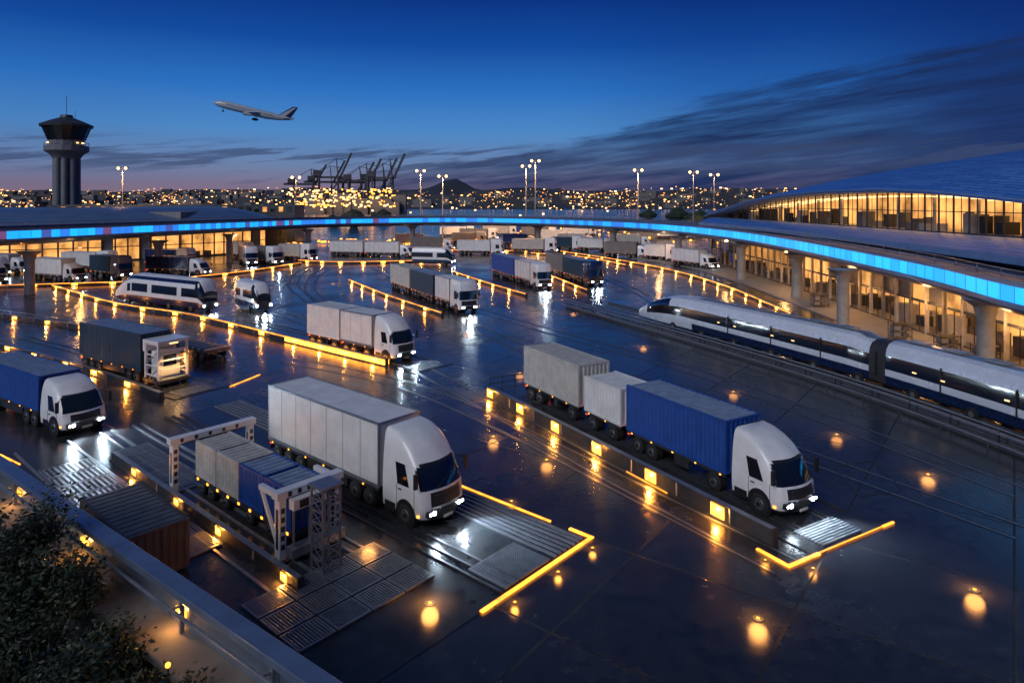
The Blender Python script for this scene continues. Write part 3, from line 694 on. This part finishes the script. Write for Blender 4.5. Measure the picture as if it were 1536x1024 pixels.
def dmf(i,j):
    if j==4:
        q=DK[i]
        if q[0]<-30:
            return R.choice([LED[0],LED[2],LED[3],LED[3],LED[4],LED[5] if R.random()<.4 else LED[0]])
        if q[1]>150: return R.choice([LED[2],LED[3],LED[2]])
        return R.choice(LED[:3])
    if j==9: return TILE
    if j in(14,13): return UNDER
    return DECKB
sweep(b,DK,[(o*so_,z) for o,z in prof],dmf,closed=True)
for i in range(len(DK)):
    q=DK[i]; nn=DN[i]*so_; c=(q[0]+nn.x*.085,q[1]+nn.y*.085); b.beam((c[0],c[1],7.32+q[2]),(c[0],c[1],8.44+q[2]),.03,.025,DECKB)
b.obj('deck',e)
b=MB()
for o,z in((.15,9.2),(.15,9.55),(9.35,9.4)):
    for i in range(len(DK)-1):
        n0=DN[i]*so_;n1=DN[i+1]*so_; b.beam((DK[i][0]+n0.x*o,DK[i][1]+n0.y*o,z+DK[i][2]),(DK[i+1][0]+n1.x*o,DK[i+1][1]+n1.y*o,z+DK[i+1][2]),.05,.05,STEEL)
        if i%2==0: b.beam((DK[i][0]+n0.x*o,DK[i][1]+n0.y*o,8.8+DK[i][2]),(DK[i][0]+n0.x*o,DK[i][1]+n0.y*o,z+DK[i][2]),.04,.04,STEEL)
b.obj('deck_railing',e)
b=MB()
for (cx,cy) in((36.6,51.5),(36.6,73.7),(40.1,116.7),(40.6,95),(35.6,142.9),(25.6,168.7),(7.6,193),(-29.4,197),(-53.5,175),(-66.8,126),(-72,99.5),(-63.5,150)):
    rr=[]
    for z,wd in((0,.8),(.05,.75),(4.8,.72),(5.8,1.0),(6.35,1.9)):
        wd*=1.0 if cy>80 else .9
        rr.append([(cx+wd*math.cos(t*math.pi/8),cy+wd*.8*math.sin(t*math.pi/8),z) for t in range(16)])
    b.rings(rr,lambda i,j:CONC)
b.obj('columns',e,40)
dl=empty('deck_downlights')
b=MB()
for (cx,cy) in((38.5,48),(39.5,62),(40.5,80),(41,100),(40,125),(33,150),(-70,108),(-69,130),(-62,150)):
    b.cyl((cx,cy,6.2),(cx,cy,6.3),.25,WARMB,12); light('POINT','downlight_lamp',(cx,cy,5.9),480,(1,.48,.16),dl,.2)
b.obj('fittings',dl)
# ------------------------------------------------------------ terminal on the right
def lerpt(T,x):
    for i in range(len(T)-1):
        a,b_=T[i],T[i+1]
        if (a[0]-x)*(b_[0]-x)<=0:
            t=(x-a[0])/(b_[0]-a[0]); return [a[k]+(b_[k]-a[k])*t for k in range(1,len(a))]
    return list(T[0][1:]) if abs(x-T[0][0])<abs(x-T[-1][0]) else list(T[-1][1:])
te=empty('terminal_building')
TT=[(156,47.5,9.6,9.9,62,11.5),(150,47.8,9.7,10.8,66,14),(140,48.5,9.8,12.3,70,16.2),(131,49.4,9.9,13.5,72,17.6),(118,50.2,9.9,14.5,74,19.2),(105,51,10,15.0,75,20.3),(90,52,10,15.1,76,21.2),(80,53,10,14.7,77,21.4),(70,54,10,13.9,78,21),(58,55.2,10,12.7,79,20),(45,56.5,10,11.4,80,18.3),(30,58,10,10.6,80,16)]
m,rn,rl,rp=new_mat('terminal_metal_roof')
uvn=rn.new('ShaderNodeUVMap'); bk=rn.new('ShaderNodeTexBrick'); bk.inputs['Scale'].default_value=1; bk.inputs['Brick Width'].default_value=4; bk.inputs['Row Height'].default_value=.8; bk.inputs['Mortar Size'].default_value=.05; bk.inputs['Mortar Smooth'].default_value=.3
bk.inputs['Color1'].default_value=(.06,.20,.60,1); bk.inputs['Color2'].default_value=(.10,.29,.78,1); bk.inputs['Mortar'].default_value=(.012,.045,.17,1)  # blue accent lighting on roof and canopy is put into these base colours
rl.new(uvn.outputs[0],bk.inputs['Vector']); rl.new(bk.outputs['Color'],rp.inputs['Base Color']); rp.inputs['Metallic'].default_value=.25; rp.inputs['Roughness'].default_value=.33
rb=rn.new('ShaderNodeBump'); rb.invert=True; rb.inputs['Distance'].default_value=.06; rl.new(bk.outputs['Fac'],rb.inputs['Height']); rl.new(rb.outputs[0],rp.inputs['Normal'])
ROOF=m
def yy(t): return 156-t*126
def roofp(u_,v_):
    y=yy(u_); fx,gb,ez,rx,rz=lerpt(TT,y); x0=fx-2.6; x=x0+(rx-x0)*v_
    z=ez+.45+(rz-ez-.45)*(1-(1-v_)**1.9); return (x,y,z)
b=MB(); b.grid(roofp,90,16,ROOF,126,34)
b.grid(lambda u_,v_:(lambda y,f:(f[3]+v_*30,y,f[4]-4*v_*v_))(yy(u_),lerpt(TT,yy(u_))),90,4,ROOF,126,30)
b.obj('roof',te,60)
SILV=pmat('fascia_silver',(.22,.38,.66),.3,.4,.2,1)
b=MB()
def fas(u_,v_):
    y=yy(u_); fx,gb,ez,rx,rz=lerpt(TT,y)
    P=[(fx-2.6,ez+.45),(fx-2.85,ez+.3),(fx-2.7,ez+.02),(fx-.4,ez-.12),(fx+12,ez-.1)]
    k=min(4,int(round(v_*4))); return (P[k][0],y,P[k][1])
b.grid(fas,90,4,lambda i,j:SILV if j<2 else (CREAM),1,1); b.obj('eaves',te,40)
b=MB()
y=152
while y>32:
    fx,gb,ez,rx,rz=lerpt(TT,y); fx2,gb2,ez2,_,_=lerpt(TT,y-2.4)
    b.beam((fx,y,gb),(fx,y,ez-.1),.12,.2,DSTEEL)
    b.beam((fx,y,gb),(fx2,y-2.4,gb2),.2,.3,DSTEEL)
    if ez-gb>3: b.beam((fx,y,gb+2.6),(fx2,y-2.4,gb2+2.6),.08,.1,DSTEEL)
    b.beam(((fx+fx2)/2,y-1.2,gb),((fx+fx2)/2,y-1.2,(ez+ez2)/2-.1),.05,.08,DSTEEL)
    if int(y/2.4)%3==0: b.cyl((fx+3,y,gb),(fx+3,y,ez-.1),.22,CREAM,10)
    b.add([(fx+8,y,gb),(fx2+8,y-2.4,gb2),(fx2+8,y-2.4,ez2),(fx+8,y,ez)],[(0,1,2,3)],WARM)
    b.add([(fx,y,gb+.02),(fx2,y-2.4,gb2+.02),(fx2+8,y-2.4,gb2+.02),(fx+8,y,gb+.02)],[(0,1,2,3)],CREAM)
    if ez-gb>2.2: b.box(fx+1.5,fx+6.5,y-.8,y-.5,ez-.6,ez-.5,WARMB)
    for _k in range(2):
        if R.random()<.6: hh=R.uniform(.8,2.6); xx=fx+R.uniform(1,5); b.box(xx,xx+R.uniform(.6,2),y-R.uniform(1.2,2.2),y-.6,gb+.03,gb+hh,R.choice([BROWN,GREYC,DARK,CREAM]))
    y-=2.4
b.obj('glazed_hall',te)
b=MB()
def can(u_,v_):
    y=150-u_*120; fx,gb,ez,rx,rz=lerpt(TT,y); dk=lerpt([(30,43.5),(44,43.4),(58,45.6),(74,46.8),(95,47.6),(118,47.0),(143,44.5),(156,43)],y)[0]
    dk=min(dk-1.5,fx-.8); x=fx-.15+(dk-fx)*v_; z=9.95-.9*v_+.55*math.sin(v_*math.pi)*1.0
    return (x,y,z)
b.grid(can,60,8,lambda i,j:SILV if j==3 else ROOF,120,9)
b.grid(lambda u_,v_:(lambda p:(p[0]-.02*v_,p[1],p[2]-.7*v_))(can(u_,1)),60,1,SILV,1,1)
b.obj('canopy',te,50)
b=MB(); y=150
def gx(y): return lerpt([(30,41.0),(44,41.0),(58,42.4),(74,43.2),(95,44.5),(118,45),(150,45)],y)[0]
while y>34:
    x0=gx(y);x1=gx(y-3)
    b.beam((x0,y,0),(x0,y,5.9),.3,.3,CREAM if int(y)%2 else CONC)
    b.beam((x0,y,3.4),(x1,y-3,3.4),.12,.25,DSTEEL); b.beam((x0,y,5.95),(x1,y-3,5.95),.3,.5,CONC); b.beam((x0,y,.15),(x1,y-3,.15),.2,.3,DCONC)
    b.beam((x0,y-1.5,.3),(x0,y-1.5,3.3),.06,.08,DSTEEL)
    b.add([(x0+5,y,0),(x1+5,y-3,0),(x1+5,y-3,6.2),(x0+5,y,6.2)],[(0,1,2,3)],WARM)
    b.add([(x0,y,.06),(x1,y-3,.06),(x1+5,y-3,.06),(x0+5,y,.06)],[(0,1,2,3)],CREAM)
    b.add([(x0,y,6.2),(x1,y-3,6.2),(x1+5,y-3,6.2),(x0+5,y,6.2)],[(3,2,1,0)],CREAM)
    b.box(x0+1.5,x0+3.5,y-1.7,y-1.5,5.5,5.6,WARMB)
    for _k in range(2):
        if R.random()<.7: hh=R.uniform(.9,2.6); xx=x0+R.uniform(1,3); b.box(xx,xx+R.uniform(.5,1.5),y-R.uniform(1.6,2.7),y-R.uniform(.3,1.3),.07,hh,R.choice([BROWN,GREYC,CREAM,DSTEEL]))
    if R.random()<.35: b.box(x0+.1,x0+.2,y-2.8,y-.2,3.5,5.7,R.choice([BROWN,DCONC,CREAM]))
    y-=3
b.obj('shopfront',te)
b=MB(); b.box(50,110,30,150,0,9.4,CONC); b.obj('podium',te)
pv=MB(); sweep(pv,cr([(38,30),(38.5,58),(39,74),(39.5,95),(40,118),(37,143),(30,160)],3),[(1.6,0),(1.6,.14),(-10,.14),(-10,0)],CONC); pv.obj('pavement')
for (cx,cy) in((40.5,45),(41,56),(41.5,68),(42,84),(43,105)): light('POINT','shop_lamp',(cx,cy,3.6),360,(1,.48,.16),te,.3)
for (cx,cy) in((37.8,66),(39.2,56),(39,86),(38.6,60)):
    e=empty('luggage_rack',cx,cy,.14); b=MB()
    for sx in(0,1.8):
        for sy in(0,1): b.beam((sx,sy,0),(sx,sy,1.7),.06,.06,DSTEEL)
    for z in(.3,.9,1.5): b.box(-.05,1.85,-.05,1.05,z,z+.05,DSTEEL)
    for z in(.35,.95): b.box(.1,.8,.1,.9,z,z+.4,GREYC); b.box(1,1.6,.1,.8,z,z+.3,BROWN)
    b.obj('rack',e)
# ------------------------------------------------------------ left terminal
lt=empty('glass_concourse'); LP=cr([(-190,128),(-140,136),(-107,142),(-85,157),(-72,172),(-66,186),(-70,200),(-82,210)],2.5); LN=normals(LP); b=MB()
for i in range(len(LP)-1):
    p,q=LP[i],LP[i+1]; b.beam((p.x,p.y,0),(p.x,p.y,6.6),.2,.3,DSTEEL); b.beam((p.x,p.y,3.3),(q.x,q.y,3.3),.12,.2,DSTEEL); b.beam((p.x,p.y,.2),(q.x,q.y,.2),.3,.4,DCONC)
    a=p+LN[i]*4;c=q+LN[i+1]*4; b.add([(a.x,a.y,0),(c.x,c.y,0),(c.x,c.y,6.6),(a.x,a.y,6.6)],[(0,1,2,3)],WARM)
    b.add([(p.x,p.y,.06),(q.x,q.y,.06),(c.x,c.y,.06),(a.x,a.y,.06)],[(0,1,2,3)],CREAM)
    if R.random()<.5: b.box(p.x-.5,p.x+1,p.y+1,p.y+2,.1,R.uniform(1,2.5),BROWN)
    if R.random()<.25: b.box(p.x-.1,p.x+2.2,p.y+.3,p.y+.6,.1,6.5,R.choice([GREYC,BROWN]))
b.obj('glazing',lt)
CRF=pmat('concourse_roof',(.12,.20,.34),.33,.3,.2,.2)
b=MB(); sweep(b,LP,[(-3,7.3),(-3.2,7.0),(-3,6.7),(0,6.6),(6,6.6)],lambda i,j:SILV if j<2 else CREAM)
sweep(b,LP,[(-3,7.3),(1,8.6),(5,9.8),(9,10.9),(13,11.7),(17,12.1),(22,12.2)],CRF)
b.obj('roof',lt,60)
b=MB(); b.box(-200,-82,165,208,0,11,CONC); b.box(-150,-70,215,225,0,12.4,DCONC)
for k in range(30): b.box(-148+k*2.6,-146.6+k*2.6,214.9,214.99,10.2,11.8,R.choice([GLASS,GLASS,WARM]))
b.obj('rear_block',lt)
# ------------------------------------------------------------ control tower
ct=empty('control_tower',-167,250); ct.scale=(.88,.88,1)
b=MB()
TW=pmat('tower_concrete',(.17,.18,.20),.6,0,.25,.2)
for a in range(8):
    t=a*math.pi/4+math.pi/8; b.cyl((3.9*math.cos(t),3.9*math.sin(t),0),(3.9*math.cos(t),3.9*math.sin(t),31),1.25,TW,14)
b.cyl((0,0,0),(0,0,31),3.7,DCONC,24); b.obj('shaft',ct,40)
b=MB()
def oct_(r,z,n_=16): return [(r*math.cos(2*math.pi*t/n_),r*math.sin(2*math.pi*t/n_),z) for t in range(n_)]
b.rings([oct_(5,29.5),oct_(6.2,31),oct_(8.3,32.3),oct_(8.3,34.2),oct_(6.6,34.3)],lambda i,j:TW)
b.rings([oct_(6.4,34.3),oct_(6.6,36.2)],lambda i,j:TW); b.rings([oct_(6.7,36.2),oct_(8.9,41.2)],lambda i,j:GLASS)
b.rings([oct_(9.8,41.2),oct_(10,42),oct_(6,43.6),oct_(2.5,44.8),oct_(2.2,45.8)],lambda i,j:DSTEEL)
b.obj('cab',ct,20)
b=MB()
for t in range(16):
    a=2*math.pi*t/16; b.beam((6.75*math.cos(a),6.75*math.sin(a),36.2),(8.95*math.cos(a),8.95*math.sin(a),41.2),.25,.25,DARK); b.beam((8.2*math.cos(a),8.2*math.sin(a),34.2),(8.2*math.cos(a),8.2*math.sin(a),35.4),.12,.12,STEEL)
    b.beam((8.2*math.cos(a),8.2*math.sin(a),35.4),(8.2*math.cos(a+.393),8.2*math.sin(a+.393),35.4),.12,.12,STEEL)
    if t%5==0: b.box(6.9*math.cos(a)-.4,6.9*math.cos(a)+.4,6.9*math.sin(a)-.2,6.9*math.sin(a)+.2,35.0,35.5,WARMB)
b.cyl((0,0,45),(0,0,53),.1,DSTEEL,6); b.cyl((3,1,43),(3,1,47.5),.08,DSTEEL,6)
b.obj('mullions',ct)
# ------------------------------------------------------------ light masts
def mast(px,ytop,Yd):
    X_=(px-768)/1000*Yd; h=14+(300-ytop)/1000*Yd; e=empty('light_mast',X_,Yd); b=MB()
    b.cyl((0,0,0),(0,0,h),.32,STEEL,10,.16); wd=Yd*.0055
    b.beam((-wd,0,h),(wd,0,h),.2,.2,STEEL); lp=MB()
    for s in(-1,1):
        b.box(s*wd-.5,s*wd+.5,-.3,.5,h-.12,h+.3,DSTEEL); lp.ball((s*wd,-.4,h-.1),Yd*.0020,MASTL)
    b.obj('pole',e); lp.obj('lamps',e)
    light('SPOT','mast_light',(0,-1.6,h-.9),30000 if Yd<260 else 10000,(1,.50,.18),e,.6,ang=rad(160),blend=.5)
for a in((184,252,215),(444,266,330),(631,256,232),(664,264,250),(789,249,226),(803,241,205),(957,255,225),(1040,258,260),(1071,262,285)): mast(*a)
# ------------------------------------------------------------ cranes
CRN=pmat('crane_steel',(.05,.055,.07),.6,0,.2,.1)
def crane(X_,Yd,h,ang):
    e=empty('gantry_crane',X_,Yd,0,rad(ang)); b=MB(); C=CRN
    for sx in(-8,8):
        for sy in(-10,10): b.beam((sx,sy,0),(sx*.8,sy,h*.62),1.6,1.6,C)
        b.beam((sx,-10,h*.25),(sx,10,h*.25),1.4,1.4,C)
        b.beam((sx,-10,h*.05),(sx*.85,10,h*.55),.9,.9,C)
    for sy in(-10,10): b.beam((-8,sy,h*.28),(8,sy,h*.28),1.3,1.3,C); b.beam((-7,sy,h*.6),(7,sy,h*.6),1.5,1.5,C)
    b.beam((0,-20,h*.62),(0,14,h*.62),3.4,2.2,C); b.beam((-5,10,h*.62),(0,8,h*.95),1,1,C); b.beam((5,10,h*.62),(0,8,h*.95),1,1,C)
    b.beam((0,12,h*.62),(0,24,h*1.05),2.6,2.2,C); b.beam((0,8,h*.95),(0,20,h*.9),.6,.6,C); b.beam((0,8,h*.95),(0,-18,h*.63),.6,.6,C); b.box(-3,3,-16,-8,h*.64,h*.74,C)
    b.obj('frame',e)
for i,(px,hh) in enumerate(((455,50),(474,55),(493,62),(520,54),(538,56),(556,58),(574,61))): crane((px-768)*.72,720+i%2*25,hh,-72-i*3)
b=MB(); q=MB()
for k in range(30):
    X_=R.uniform(-225,-125); Yd=R.uniform(685,700); b.box(X_,X_+R.uniform(8,18),Yd,Yd+8,0,R.uniform(10,22),GREYC)
for k in range(200):
    X_=R.uniform(-228,-118)
    z=R.uniform(6,25); q.box(X_,X_+R.uniform(.8,3),672,673,z,z+R.uniform(.7,2),R.choice([AMB,WARMB,WARMB]))
pe=empty('port_warehouse'); b.obj('sheds',pe); q.obj('lamps',pe)
# ------------------------------------------------------------ hills, city, distant trees
HILL=pmat('hill_ground',(.035,.045,.06),.9,0,.3,.01)
def hz(x,y):
    t=max(0,min(1,(y-1000)/1300)); t=t*t*(3-2*t)
    v_=noise.noise(Vector((x/420+3,y/900,0)))+.5*noise.noise(Vector((x/140,y/300,5)))
    pk=45*math.exp(-((x+205)/60)**2-((y-2400)/300)**2)
    return t*(40+26*v_)+pk*t
b=MB(); b.grid(lambda u_,v_:(lambda x,y:(x,y,hz(x,y)))(-2600+5200*u_,1000+1900*v_),160,30,HILL); b.obj('hills',None,180)
CW=emat('city_warm',(1,.42,.10),5); CW2=emat('city_pale',(1,.62,.28),6); CW3=emat('city_dim',(1,.36,.10),2)
b=MB(); q=MB()
for k in range(4200):
    px=R.uniform(-60,1600); 
    dens=1 if px<450 or 690<px<960 else (.5 if px<690 else .4)
    dens*=.4+1.2*max(0,noise.noise(Vector((px/60,1.7,0)))+.3)
    if R.random()>dens: continue
    Yd=R.uniform(970,2000)
    X_=(px-768)/1000*Yd; zz=hz(X_,Yd)+R.uniform(1,12); s=R.choice([.3,.4,.5,.6,.9,1.5])*R.uniform(.7,1.1)*Yd/1000
    q.box(X_,X_+s*R.uniform(1,2.4),Yd,Yd+s,zz,zz+s,R.choice([CW,CW,CW2,CW3,CW3]))
for k in range(420):
    px=R.uniform(-60,1600); Yd=R.uniform(1100,1900); X_=(px-768)/1000*Yd; z0=hz(X_,Yd); b.box(X_,X_+R.uniform(10,40),Yd,Yd+15,z0-4,z0+R.uniform(5,16),R.choice([GREYC,DCONC,DCONC]))
q.obj('city_lights'); b.obj('distant_city_buildings')
LEAFD=pmat('distant_foliage',(.02,.035,.02),.9,0,.5,.3)
b=MB()
for k in range(650):
    side=R.random()
    if side<.5: X_,Yd=R.uniform(-420,-60),R.uniform(232,520)
    else: X_,Yd=R.uniform(80,420),R.uniform(200,420)
    if -260<X_<-40 and 232<Yd<960 and R.random()<.85: continue
    h=R.uniform(4,9.5); rr=[]
    for z,r_ in((0,.3),(.25,.5),(.4,1),(.65,1.05),(.85,.7),(1,.15)):
        rr.append([(X_+r_*h*.6*(1+.5*noise.noise(Vector((t*1.3,z*5,k))))*math.cos(t*math.pi/4),Yd+r_*h*.6*math.sin(t*math.pi/4),z*h*(1+.15*noise.noise(Vector((t*2.1,z*3,k+.5))))) for t in range(8)])
    b.rings(rr,lambda i,j:LEAFD)
b.obj('distant_trees')
b=MB()
for k in range(220):
    X_=R.uniform(-70,140); Yd=R.uniform(205,330)
    if X_<0: Yd=R.uniform(200,226)
    b.box(X_,X_+.8,Yd,Yd+.3,.4,1.0,AMB); 
for k in range(90):
    X_=R.uniform(-380,420); Yd=R.uniform(300,640); z=R.uniform(4,10); b.box(X_,X_+1,Yd,Yd+.3,z,z+.7,R.choice([CW,CW2]))
b.obj('yard_lamps')
b=MB()
for k in range(30):
    X_=R.uniform(-90,110); Yd=R.uniform(232,320)
    if X_<-10: continue
    b.box(X_,X_+12,Yd,Yd+2.5,0,R.choice([2.6,5.2]),R.choice([GREYC,WHITEB,BLUE,CREAM]))
b.obj('stacked_containers')
# ------------------------------------------------------------ airplane
e=empty('airplane'); 
nose=Vector((-187.5,418,75.5)); tail=Vector((-140,428,64)); ax=(nose-tail).normalized(); side=ax.cross(Vector((0,0,1))).normalized(); up=side.cross(ax)
rotm=Matrix((ax,-side,up)).transposed()
e.rotation_mode='QUATERNION'; e.location=(nose+tail)/2; e.rotation_quaternion=(rotm @ Matrix.Rotation(rad(-7),3,'X')).to_quaternion()
PL=pmat('aircraft_paint',(.46,.50,.56),.35,.1,.1,.3); b=MB(); rr=[]
for x,r_,z in((24.5,.05,-.6),(24,.7,-.45),(22.5,1.5,-.2),(20,2.2,0),(16,2.5,0),(-8,2.5,0),(-14,2.0,.35),(-20,1.2,.9),(-24,.4,1.3)): rr.append([(x,r_*math.cos(t*math.pi/9),z+r_*math.sin(t*math.pi/9)) for t in range(18)])
b.rings(rr,lambda i,j:PL); b.obj('fuselage',e,50)
b=MB()
for k in range(34):
    for s in(-1,1): b.box(16-k*.85,16.4-k*.85,min(s*2.40,s*2.47),max(s*2.40,s*2.47),.5,.95,DARK)
b.obj('windows',e)
def slab(mb,P,th,mat,up_=(0,0,1)):
    U=Vector(up_); vs=[Vector(p)-U*th/2 for p in P]+[Vector(p)+U*th/2 for p in P]; mb.add(vs,[(3,2,1,0),(4,5,6,7),(0,1,5,4),(1,2,6,5),(2,3,7,6),(3,0,4,7)],mat)
b=MB()
for s in(-1,1):
    slab(b,[(5,s*1.8,-1),(-4,s*1.8,-1),(-8.5,s*22,1.6),(-6,s*22,1.6)],.5,PL); slab(b,[(-17,s*.8,1),(-21.5,s*.8,1.2),(-24,s*8,1.9),(-22,s*8,1.9)],.3,PL)
    b.cyl((4.5,s*7,-2),(-.5,s*7,-1.8),1.25,PL,14,.8); b.cyl((4.52,s*7,-2),(4.4,s*7,-2),1.05,DARK,14)
    for xx in(-1,-2.3): b.cyl((xx,s*2.6,-4.4),(xx,s*3.3,-4.4),.8,RUB,12)
    b.beam((-1.6,s*3,-4.4),(-1.6,s*2.6,-1),.35,.35,STEEL)
b.cyl((18,-.4,-4.1),(18,.4,-4.1),.6,RUB,12); b.beam((18,0,-4),(18,0,-1.5),.3,.3,STEEL); b.obj('wings',e)
b=MB(); slab(b,[(-14.5,0,1.8),(-22.5,0,1.8),(-25.5,0,9.5),(-22.5,0,9.5)],.35,NAVY,(0,1,0)); slab(b,[(-15.5,0,2.2),(-19,0,2.2),(-24.2,0,8.9),(-22.9,0,8.9)],.4,PL,(0,1,0)); b.obj('tail_fin',e)
# ------------------------------------------------------------ terrace parapet, near left
A=Vector((-9.85,12.8)); E=Vector((.802,-.597)); I=Vector((-.597,-.802))
def PP(t,o): q=A+E*t+I*o; return q.x,q.y
TAN=pmat('render_wall',(.17,.155,.14),.7,0,.3,2,.3); CAP=pmat('anodised_cap',(.22,.29,.40),.28,.6,.2,2)
e=empty('terrace_parapet'); b=MB()
fr_box(b,PP,-14,18,0,.42,0,8.35,TAN); fr_box(b,PP,-14,18,-.06,.5,8.35,8.45,TAN); b.obj('wall',e,bevel=.02)
b=MB(); fr_box(b,PP,-14,18,-.1,.14,8.92,9.02,CAP); fr_box(b,PP,-14,18,-.06,-.02,8.45,8.9,CAP); fr_box(b,PP,-14,18,.18,.22,8.80,8.84,STEEL)
t=-13
while t<17:
    fr_box(b,PP,t,t+.05,.02,.08,8.45,8.92,STEEL); fr_box(b,PP,t,t+.03,.08,.2,8.78,8.81,STEEL); t+=2.0
b.obj('handrail',e,bevel=.01)
b=MB()
for t in(-2.6,1.0,3.9,6.9): 
    fr_box(b,PP,t-.12,t+.12,-.019,.005,8.6,8.68,AMB); light('POINT','amber_glow',(*PP(t,.1),8.64),6.5,(1,.42,.10),e,.03)
b.obj('step_lamps',e)
fb=MB(); fr_box(fb,PP,-14,18,.42,9,0,7.4,DCONC); fb.obj('terrace_floor')
LF=[pmat('leaf_dark',(.012,.022,.010),.6,0,.4,8),pmat('leaf_mid',(.024,.042,.016),.55,0,.4,8),pmat('leaf_light',(.045,.062,.022),.5,0,.4,8)]
def shrub(t,o,z,rx,rz,nl):
    x,y=PP(t,o); e=empty('shrub',x,y,z); b=MB(); br=MB()
    cl=[]
    for k in range(34):
        d=Vector((R.gauss(0,1),R.gauss(0,1),R.gauss(0,.8))).normalized()*R.uniform(.3,1.1); c=Vector((d.x*rx,d.y*rx,d.z*rz)); cl.append((c,R.uniform(.12,.3)*rx*1.1,R.choice([0,0,1,1,2])))
        br.cyl((0,0,-rz*1.3),c*.95,.03,BROWN,5,.008)
    for k in range(nl):
        c,r_,ci=R.choice(cl); p=c+Vector((R.gauss(0,1),R.gauss(0,1),R.gauss(0,.8)))*r_*.75
        a=Vector((R.gauss(0,1),R.gauss(0,1),R.gauss(0,.6))).normalized(); s_=a.cross(Vector((R.gauss(0,1),R.gauss(0,1),1))).normalized(); L_=R.uniform(.025,.055); w_=L_*.42
        b.add([p-a*L_,p+s_*w_,p+a*L_,p-s_*w_],[(0,1,2,3)],LF[min(2,max(0,ci+R.choice([-1,0,0,1])))])
    b.obj('leaves',e); br.obj('branches',e)
for (t,o,z,rx,rz,nl) in((4.1,1.3,8.85,.9,.8,11000),(5.2,1.2,8.5,.85,.8,11000),(6.3,1.2,8.3,.8,.75,9000),(7.3,1.1,8.25,.7,.65,8000),(8.3,1.05,8.3,.55,.5,6000),(3.0,1.5,8.9,.9,.8,5000)): shrub(t,o,z,rx,rz,nl)
ge=empty('garden_lamp',*PP(8.0,.7),8.8); b=MB(); b.cyl((0,0,-1.4),(0,0,-.03),.015,DSTEEL,8); b.ball((0,0,0),.03,AMB); b.obj('lamp',ge); light('POINT','amber_glow',(0,0,.07),2.2,(1,.45,.12),ge,.03)
